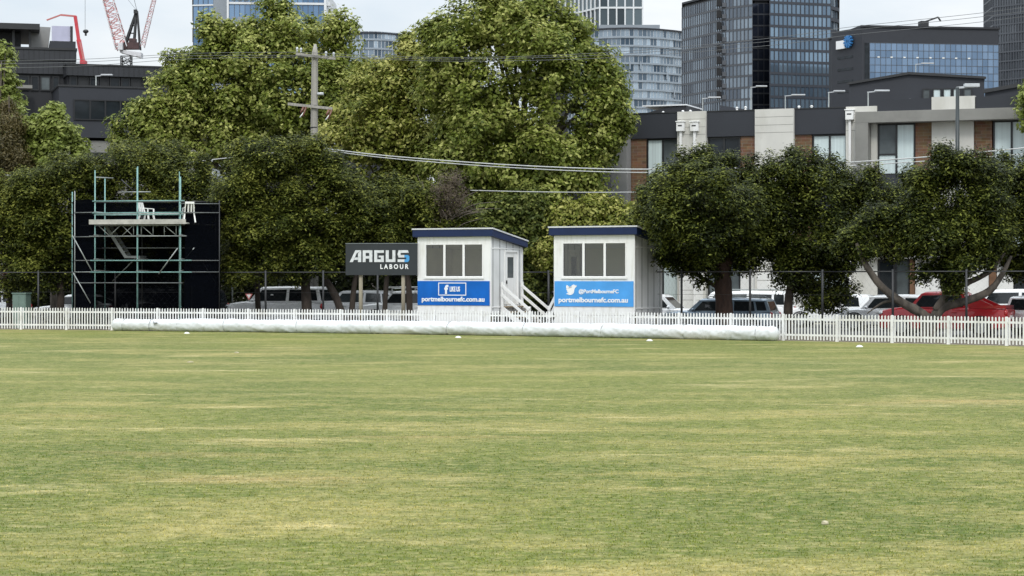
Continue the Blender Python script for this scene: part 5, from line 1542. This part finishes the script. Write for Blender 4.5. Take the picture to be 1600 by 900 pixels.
# T1 : blue glass tower with grey core wall, left
def t1():
    D=520; zl,zh=zat(150,D),zat(-14,D)
    A=[pd(302,D),pd(333,D-1),pd(333,D+30),pd(302,D+30)]
    B=[pd(358,D-4),pd(506,D-2),pd(506,D+30),pd(358,D+30)]
    root,_,_=tower('blue_tower','blue glass tower with white floor lines and a plain grey wall at upper left',A,zl,zh,5.7,1.2,GB1,WHITE2,SLATE,sp=.36,proud=.25,mw=.14,mproud=.10)
    ro=Vector(root.location)
    s_,_,_=tower('wing','',B,zl,zh,5.7,1.3,GB1,WHITE2,SLATE,sp=.55,proud=.35,mw=.14,mproud=.10)
    off=Vector(s_.location)-ro
    for c in kids(s_): c.parent=root; c.location=off
    bpy.data.objects.remove(s_)
    p=Vector((*pd(333.3,D-2),0))-ro; q=Vector((*pd(354.5,D-2),0))-ro
    b=MB(); b.box(p.x,q.x,p.y,p.y+30,0,zh); b.build('core_wall',MID,root)
    p=Vector((*pd(354.6,D-4.5),0))-ro; q=Vector((*pd(357.6,D-4.5),0))-ro
    b=MB(); b.box(p.x,q.x,p.y-.3,p.y+30,0,zh); b.build('white_fin',WHITE2,root)
    p=Vector((*pd(506.4,D-2.5),0))-ro; q=Vector((*pd(510,D-2.5),0))-ro
    b=MB(); b.box(p.x,q.x,p.y-.3,p.y+30,0,zh); b.build('white_fin',WHITE2,root)
    for k in range(int((zh-zl)/2.85)):
        z=zl+2.85*k; p=Vector((*pd(510.4,D-1),0))-ro
        b=MB(); b.box(p.x,p.x+.9,p.y,p.y+3,z,z+1.0); b.build('balcony',WHITE2,root)
    # loggias at the left of the right wing
    for k in range(int((zh-zl)/5.7)+1):
        for j in range(4):
            z=zl+5.7*k+.6; p=Vector((*pd(362+j*9.5,D-4.0),0))-ro
            b=MB(); b.box(p.x,p.x+1.1,p.y-.35,p.y-.05,z+.3,z+1.9); b.build('balcony',MID,root)
t1()
# T6 : dark office block with blue glass front and an emblem
def t6():
    D=450
    f=Face(1347,D,-8)
    t=thing('office_block','dark office block with a wide blue glass front and an emblem on its left face','building',f.o,f.rz)
    X=f.t; Z=f.z; w=X(1560); zt=Z(1347,42.5)
    b=MB(); b.box(0,w,0,25,0,zt); b.build('wall',M['clad2'],t)
    b=MB(); b.box(-.3,w+.3,-.3,25,zt+.005,zt+.45); b.build('parapet_cap',M['clad3'],t)
    x0=X(1358.5); nz=6; zg1=Z(1358,67); zg0=Z(1358,170)
    nh=5; V=[];rn=[];mb=MB()
    cols=24; rows_=9
    for i in range(cols):
        for j in range(rows_):
            a=x0+(w-x0)*i/cols;c=x0+(w-x0)*(i+1)/cols;za=zg0+(zg1-zg0)*j/rows_;zb_=zg0+(zg1-zg0)*(j+1)/rows_
            V.append([(a,-.12,za),(c,-.12,za),(c,-.12,zb_),(a,-.12,zb_)]); rn.append(random.random()*.5+.3*(j/rows_))
    g=quads_np('glass_front',np.array(V),GB3,t,np.array(rn))
    for i in range(cols+1):
        a=x0+(w-x0)*i/cols; mb.box(a-.04,a+.04,-.2,-.125,zg0,zg1)
    for j in range(rows_+1):
        za=zg0+(zg1-zg0)*j/rows_; mb.box(x0,w,-.19,-.125,za-.05,za+.05)
    mb.build('mullions',SLATE,g)
    b=MB(); b.box(X(1351),x0-.1,-.1,-.004,zg0,zg1); b.build('dark_strip',M['glass_dark'],t)
    # left return with slots
    ls=-(1347-1300)/F*D/1.0
    fl=Face(1300,D+13,0)
    lx=G(1300,D+9)-f.o
    # local coordinates of the far left corner
    lxl=Vector((lx.x*f.c-lx.y*f.s, lx.x*f.s+lx.y*f.c))
    e=Vector((0,0))-lxl; ln=e.length; ed=e.normalized(); nn=Vector((ed.y,-ed.x))
    poly=[(0,-.002),(lxl.x,lxl.y),(lxl.x+6,lxl.y+20),(0,20)]
    b=MB(); b.prism_z(poly,0,zt-.01); b.build('side_wall',M['clad2'],t)
    def onleft(px0,px1,pz0,pz1,name,mat,pr=.08):
        u0=(px0-1300)/47.0*ln;u1=(px1-1300)/47.0*ln
        c=lxl+ed*((u0+u1)/2)+nn*(pr/2); 
        b=MB(); b.obox((c.x,c.y,(Z(1347,pz0)+Z(1347,pz1))/2),(ed.x*(u1-u0)/2,ed.y*(u1-u0)/2,0),(nn.x*pr/2,nn.y*pr/2,0),(0,0,abs(Z(1347,pz0)-Z(1347,pz1))/2)); return b.build(name,mat,t)
    for y in (84,103,122,138): onleft(1309,1333,y,y+4,'slot_window',M['glass_dark'],.06)
    # emblem: white bar mark and a blue burst
    onleft(1309,1323,59,72,'emblem',M['letter'],.5)
    def burst(cx,cy,r,mat):
        u=(cx-1300)/47*ln
        for k in range(6):
            a=PI*k/6+.2; dx=math.cos(a)*r/7.0; dz=math.sin(a)*r/7.0
            c=lxl+ed*u+nn*.45
            b=MB(); b.bar((c.x-ed.x*dx,c.y-ed.y*dx,Z(1347,cy)-dz),(c.x+ed.x*dx,c.y+ed.y*dx,Z(1347,cy)+dz),.5,.35); b.build('emblem',mat,t)
    burst(1328,62,10,mat_basic('emblem_blue',(.03,.17,.42),.4))
    # roof plant and a window-cleaning crane
    xc=X(1450)
    b=MB(); b.box(xc-.9,xc+.9,2,4,zt+.46,zt+1.9); b.bar((xc,3,zt+1.7),(xc+3.4,3,zt+2.9),.35); b.bar((xc+3.4,3,zt+2.9),(xc+4.0,3,zt+2.0),.3); b.build('roof_crane',M['dark'],t)
    for i in range(8):
        x=x0+(w-x0)*(.06+.1*i); z=zg1-(zg1-zg0)*.222
        b=MB(); b.box(x,x+.5,-.22,-.13,z,z+.25); b.build('ceiling_light',mat_basic('pale_fitting',(.8,.8,.75)) if i==0 else bpy.data.materials['pale_fitting'],t)  # small pale boxes on the outside of the glass front
t6()
# T7 : ribbed grey tower at right edge
t7,_,_=tower('ribbed_tower','grey ribbed tower with dense vertical mullions at the upper right corner',[pd(1538,585),pd(1552,570),pd(1720,545),pd(1720,600),pd(1538,610)],zat(170,570),zat(-14,570),2.55,.85,G7,SLATE,SLATE,sp=.35,proud=.25,mw=.22,mproud=.25)

# ------------------------------------------------------------------ cranes
def lattice(b,p,q,w0,w1,n,r,m=0,m2=0):
    p=Vector(p);q=Vector(q);d=(q-p).normalized()
    a=d.cross(Vector((0,1,0))).normalized(); c=a.cross(d).normalized()
    def cor(u,k):
        w=w0+(w1-w0)*u; s1,s2=((-1,-1),(1,-1),(1,1),(-1,1))[k]
        return p+(q-p)*u+a*(s1*w/2)+c*(s2*w/2)
    for k in range(4): b.bar(cor(0,k),cor(1,k),r*2,m=m)
    for i in range(n):
        u0,u1=i/n,(i+1)/n
        for k in range(4):
            k2=(k+1)%4
            if i%2: b.bar(cor(u0,k),cor(u1,k2),r*1.3,m=m2)
            else: b.bar(cor(u0,k2),cor(u1,k),r*1.3,m=m2)
            b.bar(cor(u1,k),cor(u1,k2),r*1.3,m=m2)
def crane():
    D=560; o=G(200,D)
    t=thing('tower_crane','white and red luffing tower crane with a black mast frame above the dark apartments','crane',o)
    W_=lambda px,py,dy=0: P(px,py,D)+Vector((0,dy,0))-o
    b=MB(); lattice(b,W_(197.5,150)*1.0,W_(197.5,88),2.6,2.6,8,.13)
    b.tube([(W_(197.5,150).x,0,0),(W_(197.5,150).x,0,W_(197.5,150).z)],.9,8); b.build('mast',M['dark'],t)
    b=MB(); lattice(b,W_(191,76),W_(151,-62),3.2,2.2,16,.12,0,1); b.build('boom',[M['cranewhite'],M['pinkred']],t)
    b=MB(); lattice(b,W_(222,74),W_(246,-22),1.2,.9,12,.07,0,1); b.build('counter_boom',[M['cranewhite'],M['pinkred']],t)
    b=MB()
    for dy in (-1,1):
        b.bar(W_(193,78,dy),W_(213.5,17,dy*.4),.55); b.bar(W_(209,74,dy),W_(213.5,17,dy*.4),.45); b.bar(W_(219,78,dy),W_(214.5,17,dy*.4),.35)
    b.bar(W_(199,52),W_(212,52),.3); b.bar(W_(203,40),W_(212,40),.3); b.bar(W_(213,16,-1.2),W_(213,22,-1.2),.9,.9)
    b.build('a_frame',M['dark'],t)
    c=W_(206,72); b=MB(); b.box(c.x-2.4,c.x+2.2,-1.3,1.3,c.z-.9,c.z+.9); b.box(c.x-.6,c.x+1.2,-1.2,1.2,c.z+.9,c.z+2.0); b.build('machinery',mat_basic('dark_red_machine',(.06,.03,.03),.6,var=.4,scale=1),t,.05)
    b=MB(); c0=W_(189,80.5);c1=W_(222,86)
    b.prism_y([(c0.x,c0.z-.4),(c1.x,c1.z-.9),(c1.x,c1.z+.5),(c0.x,c0.z+.4)],-1.6,1.6); b.build('slew_deck',M['cranewhite'],t)
    c=W_(191,74); b=MB(); b.box(c.x-.7,c.x+.6,-2.8,-1.4,c.z-1.0,c.z+1.0); b.build('cab',M['cranewhite'],t,.08)
    b=MB()
    b.bar(W_(151,-62),W_(214,17),.07)
    b.bar(W_(205,-20),W_(214,17),.10); b.build('pendant_rope',M['dark'],t)
    b=MB(); b.bar(W_(133,-60),W_(133,45),.09); b.bar(W_(151,-62),W_(133,-60),.2); b.build('hoist_rope',M['wire'],t)
    c=W_(134,49); b=MB(); b.ell((c.x,0,c.z),(.8,.6,.55)); b.box(c.x-.25,c.x+.25,-.2,.2,c.z-1.2,c.z-.3); b.build('hook_block',M['dark'],t)
crane()
def pump():
    D=230; o=G(128,D)
    t=thing('concrete_pump','folded red concrete pump boom reaching up over the dark penthouse at left','pump boom',o)
    W_=lambda px,py,dy=0: P(px,py,D)+Vector((0,dy,0))-o
    b=MB(); b.tube([(W_(131,120).x,0,0),W_(130,103)],.30,8); b.build('pedestal',M['red'],t)
    b=MB(); b.bar(W_(131,104),W_(123,62),.46); b.bar(W_(123,63),W_(117.5,25),.34); b.build('boom_arm',M['red'],t)
    b=MB(); b.bar(W_(117.5,25,.3),W_(94,22.8,.3),.2); b.bar(W_(94,22.8,.3),W_(72,31,.3),.15); b.build('boom_arm',M['pinkred'],t)
    b=MB(); b.bar(W_(133,100,-.4),W_(126,66,-.4),.14); b.build('delivery_pipe',M['pinkred'],t)
    b=MB(); b.box(W_(126,101).x,W_(135,101).x,-.5,.5,W_(130,102).z,W_(130,95).z); b.build('turret',M['red'],t)
pump()

# ------------------------------------------------------------------ poles, lamps, wires
PD=97.5
def power_pole():
    o=G(491,PD)
    t=thing('power_pole','weathered timber power pole with two crossarms in front of the left plane tree','power pole',o)
    W_=lambda px,py,dy=0: P(px,py,PD)+Vector((0,dy,0))-o
    b=MB(); b.tube([(0,0,0),(0,0,W_(491,200).z),(W_(492,72).x,0,W_(491,84).z),(W_(492.5,70).x,0,W_(491,69).z)],[.20,.175,.15,.06],12); b.build('pole',M['polewood'],t)
    def arm(a,c): 
        b=MB(); b.bar(W_(*a,-.2),W_(*c,-.22),.11,.13); return b.build('crossarm',M['polewood'],t,.01)
    a1=arm((463,85),(525,92.5)); a2=arm((450.5,163),(520,170.5))
    for px,py in ((465,82),(471,83),(510,88.5),(522,90)):
        b=MB(); p=W_(px,py,-.2); b.tube([p,p+Vector((0,0,.10))],[.05,.04],8); b.ell((p.x,p.y,p.z+.15),(.065,.065,.09)); b.build('insulator',M['lamp_pale'],a1)
    for px,py in ((475,172),(515,176)):
        b=MB(); p=W_(px,py-4,-.24)
        b.tube([p,p+Vector((-.12,-.1,-.28))],.055,8); b.tube([p+Vector((.12,0,0)),p+Vector((-.02,-.1,-.45))],.045,8); b.build('fuse_switch',M['insul'],a2)
        b=MB(); b.tube([p+Vector((.02,-.05,-.25)),p+Vector((-.16,-.12,-.50))],.03,6); b.build('fuse_tube',M['white'],a2)
    b=MB(); p=W_(496,147,-.1); b.tube([p,p+Vector((.30,-.05,.0))],.07,8); b.build('street_bracket',M['lamp_pale'],t)
    b=MB()
    for z in (W_(491,166).z,W_(491,200).z): b.tube([(-.02,0,z),(-.02,0,z+.05)],.19,12)
    b.build('steel_band',M['dark'],t)
power_pole()
def wire(name,label,pts,r,mat,cat='wire',group=None,sag=None):
    """pts: list of world points; smooth through them"""
    P_=[Vector(p) for p in pts]; o=P_[0]
    Q=[]
    m=len(P_)
    for i in range(m-1):
        p0=P_[max(0,i-1)];p1=P_[i];p2=P_[i+1];p3=P_[min(m-1,i+2)]
        for k in range(14):
            t=k/14
            Q.append(0.5*((2*p1)+(p2-p0)*t+(2*p0-5*p1+4*p2-p3)*t*t+(3*p1-p0-3*p2+p3)*t**3)-o)
    Q.append(P_[-1]-o)
    b=MB(); b.tube(Q,r,6); ob=b.build(name,mat,None,loc=o)
    return tag(ob,label,cat,group)
GC='aerial cables slung from the power pole'
def span(pxs,dz=0):
    return [P(px,py,D) for px,py,D in pxs]
wire('aerial_cable','upper of two pale cables sagging right from the power pole across the tallest plane tree',span([(492,230,PD-.3),(600,243,95.8),(760,255.5,94),(900,262.5,92.5),(1010,264.5,91.2),(1180,262,89.2),(1345,252.5,87.2),(1480,242.5,85.4),(1640,227,83.5),(1800,208,81)]),.030,M['cable'],'cable',GC)
wire('aerial_cable','lower of two pale cables sagging right from the power pole across the tallest plane tree',span([(492,232.5,PD-.4),(600,246.5,95.7),(760,259.5,93.9),(900,267,92.4),(1010,269.5,91.1),(1180,267.5,89.1),(1345,258,87.1),(1480,249.5,85.3),(1640,237,83.4),(1800,218,80.9)]),.024,M['cable'],'cable',GC)
wire('aerial_cable','pale bundled cable sagging left from the power pole over the dark trees',span([(490,232,PD-.3),(420,240,97),(345,248,96.6),(260,258,96.4),(150,268,96),(30,274,95.5),(-120,270,95)]),.026,M['cable'],'cable',GC)
wire('aerial_cable','short level pale cable low in front of the tallest plane tree',span([(735,297.5,96.2),(850,300,95.6),(960,300.5,95),(1060,299,94.5)]),.022,M['cable'],'cable',GC)
GW='thin power lines from the top crossarm'
for i,(a,y0,labs) in enumerate((((465,81.5),0,('uppermost thin power line from the top crossarm to the left edge','uppermost thin power line from the top crossarm to the right edge')),
     ((510,87),6,('middle thin power line from the top crossarm to the left edge','middle thin power line from the top crossarm to the right edge')),
     ((522,88.5),14,('lowest thin power line from the top crossarm to the left edge','lowest thin power line from the top crossarm to the right edge')))):
    wire('power_line',labs[0],[P(a[0],a[1],PD-.2),P(300,83.5+y0*.6,95),P(130,92.5+y0*.75,93),P(-60,96+y0*.8,91)],.011,M['wire'],'wire',GW)
    wire('power_line',labs[1],[P(a[0],a[1],PD-.2),P(700,90+y0*.4,95.6),P(950,82+y0*.6,93.4),P(1200,60+y0*.8,91.3),P(1330,42+y0*.9,90.3),P(1535,20+y0,89),P(1700,-2+y0,87)],.011,M['wire'],'wire',GW)
def lamp(label,px,py,D,arm,mat,r=.035,armr=.06,z0=0):
    o=G(px,D); z=P(px,py,D).z
    t=thing('street_lamp',label,'street lamp',o,0,'street lamps with flat arms')
    b=MB(); b.tube([(0,0,z0),(0,0,z)],[r*1.5,r],10); b.build('pole',mat,t)
    s_=arm/S(D)
    b=MB(); b.bar((-.05,0,z-.02),(s_*.45,0,z+.02),armr*.9); b.build('arm',M['lamp_pale'],t)
    b=MB(); b.box(s_*.30,s_,-.14,.14,z+.01,z+.01+armr*1.6); b.build('luminaire',M['lamp_pale'],t,.02)
lamp('tall street lamp on a dark pole in front of the townhouse block',1496,136.5,96,34,M['poledark'],.085,.10)
lamp('pale street lamp behind the terrace, left of the dark glass tower notch',1098,153.5,150,28,M['galv'])
lamp('pale street lamp whose arm stands in front of the dark tower recess',1173.5,136,150,25,M['galv'])
lamp('pale street lamp in front of the bluish tower wing, lowest arm of that group',1227,149.5,155,31,M['galv'])
lamp('pale street lamp at the left end of the charcoal gabled house',1295,144,122,25,M['galv'])
lamp('pale street lamp in front of the charcoal gable wall',1356.5,143.5,113.5,33,M['galv'])
lamp('pale street lamp in front of the blue glass office front',1431,100,190,28,M['galv'])
lamp('pale street lamp in front of the dark upper windows at left',150,118.5,133.0,26,M['galv'],z0=13.5)

# ------------------------------------------------------------------ sky, sun, camera
w=bpy.data.worlds.new('World'); SC.world=w; w.use_nodes=True
nt=w.node_tree; nt.nodes.clear()
N=lambda t,**k: (lambda n: ([setattr(n,a,v) for a,v in k.items()],n)[1])(nt.nodes.new(t))
SUN_EL,SUN_AZ=48.0,178.0         # behind the camera
out=N('ShaderNodeOutputWorld'); bg=N('ShaderNodeBackground'); nt.links.new(bg.outputs[0],out.inputs[0])
bg.inputs['Strength'].default_value=.1
sky=N('ShaderNodeTexSky'); sky.sky_type='NISHITA'; sky.sun_disc=False; sky.sun_elevation=R(SUN_EL); sky.sun_rotation=R(SUN_AZ)
tc=N('ShaderNodeTexCoord'); sp=N('ShaderNodeSeparateXYZ'); nt.links.new(tc.outputs['Generated'],sp.inputs[0])
# overcast deck: brighter overhead than at the horizon, with soft cloud structure
mp=N('ShaderNodeMapping'); nt.links.new(tc.outputs['Generated'],mp.inputs[0]); mp.inputs['Scale'].default_value=(1,1,3.2)
nz=N('ShaderNodeTexNoise'); nz.inputs['Scale'].default_value=5.0; nz.inputs['Detail'].default_value=6; nz.inputs['Roughness'].default_value=.5
nt.links.new(mp.outputs[0],nz.inputs['Vector'])
cr=N('ShaderNodeValToRGB'); cr.color_ramp.elements[0].position=.36; cr.color_ramp.elements[1].position=.64
cr.color_ramp.elements[0].color=(.60,.68,.755,1); cr.color_ramp.elements[1].color=(.85,.87,.885,1)
nt.links.new(nz.outputs[0],cr.inputs[0])
zc=N('ShaderNodeMath',operation='MAXIMUM'); nt.links.new(sp.outputs[2],zc.inputs[0]); zc.inputs[1].default_value=0
gr=N('ShaderNodeMath',operation='MULTIPLY_ADD'); nt.links.new(zc.outputs[0],gr.inputs[0]); gr.inputs[1].default_value=SKY_GAIN*10; gr.inputs[2].default_value=SKY_BASE*10
mul=N('ShaderNodeMixRGB',blend_type='MULTIPLY'); mul.inputs[0].default_value=1
nt.links.new(cr.outputs[0],mul.inputs[1]); nt.links.new(gr.outputs[0],mul.inputs[2])
mx=N('ShaderNodeMixRGB'); mx.inputs[0].default_value=.92; nt.links.new(sky.outputs[0],mx.inputs[1]); nt.links.new(mul.outputs[0],mx.inputs[2])
nt.links.new(mx.outputs[0],bg.inputs['Color'])
ld=bpy.data.lights.new('sun','SUN'); ld.energy=SUN_E; ld.angle=R(14); ld.color=(1,.965,.91)
lo=bpy.data.objects.new('sun',ld); COL.objects.link(lo)
az=R(SUN_AZ); dirv=Vector((math.sin(az)*math.cos(R(SUN_EL)),math.cos(az)*math.cos(R(SUN_EL)),math.sin(R(SUN_EL))))
lo.rotation_euler=dirv.to_track_quat('Z','Y').to_euler(); lo.location=(0,-20,60)
cd=bpy.data.cameras.new('camera'); co=bpy.data.objects.new('camera',cd); COL.objects.link(co)
cd.sensor_width=36; cd.lens=36*F/1600; cd.shift_y=-(450-YH)/1600; cd.clip_start=.5; cd.clip_end=6000
co.location=(0,0,HC); co.rotation_euler=(PI/2,0,0)
SC.camera=co
SC.view_settings.view_transform='Standard'; SC.view_settings.look='None'; SC.view_settings.gamma=1; SC.view_settings.exposure=EXPO; SC.view_settings.use_curve_mapping=False
SC.cycles.max_bounces=8; SC.cycles.transparent_max_bounces=24
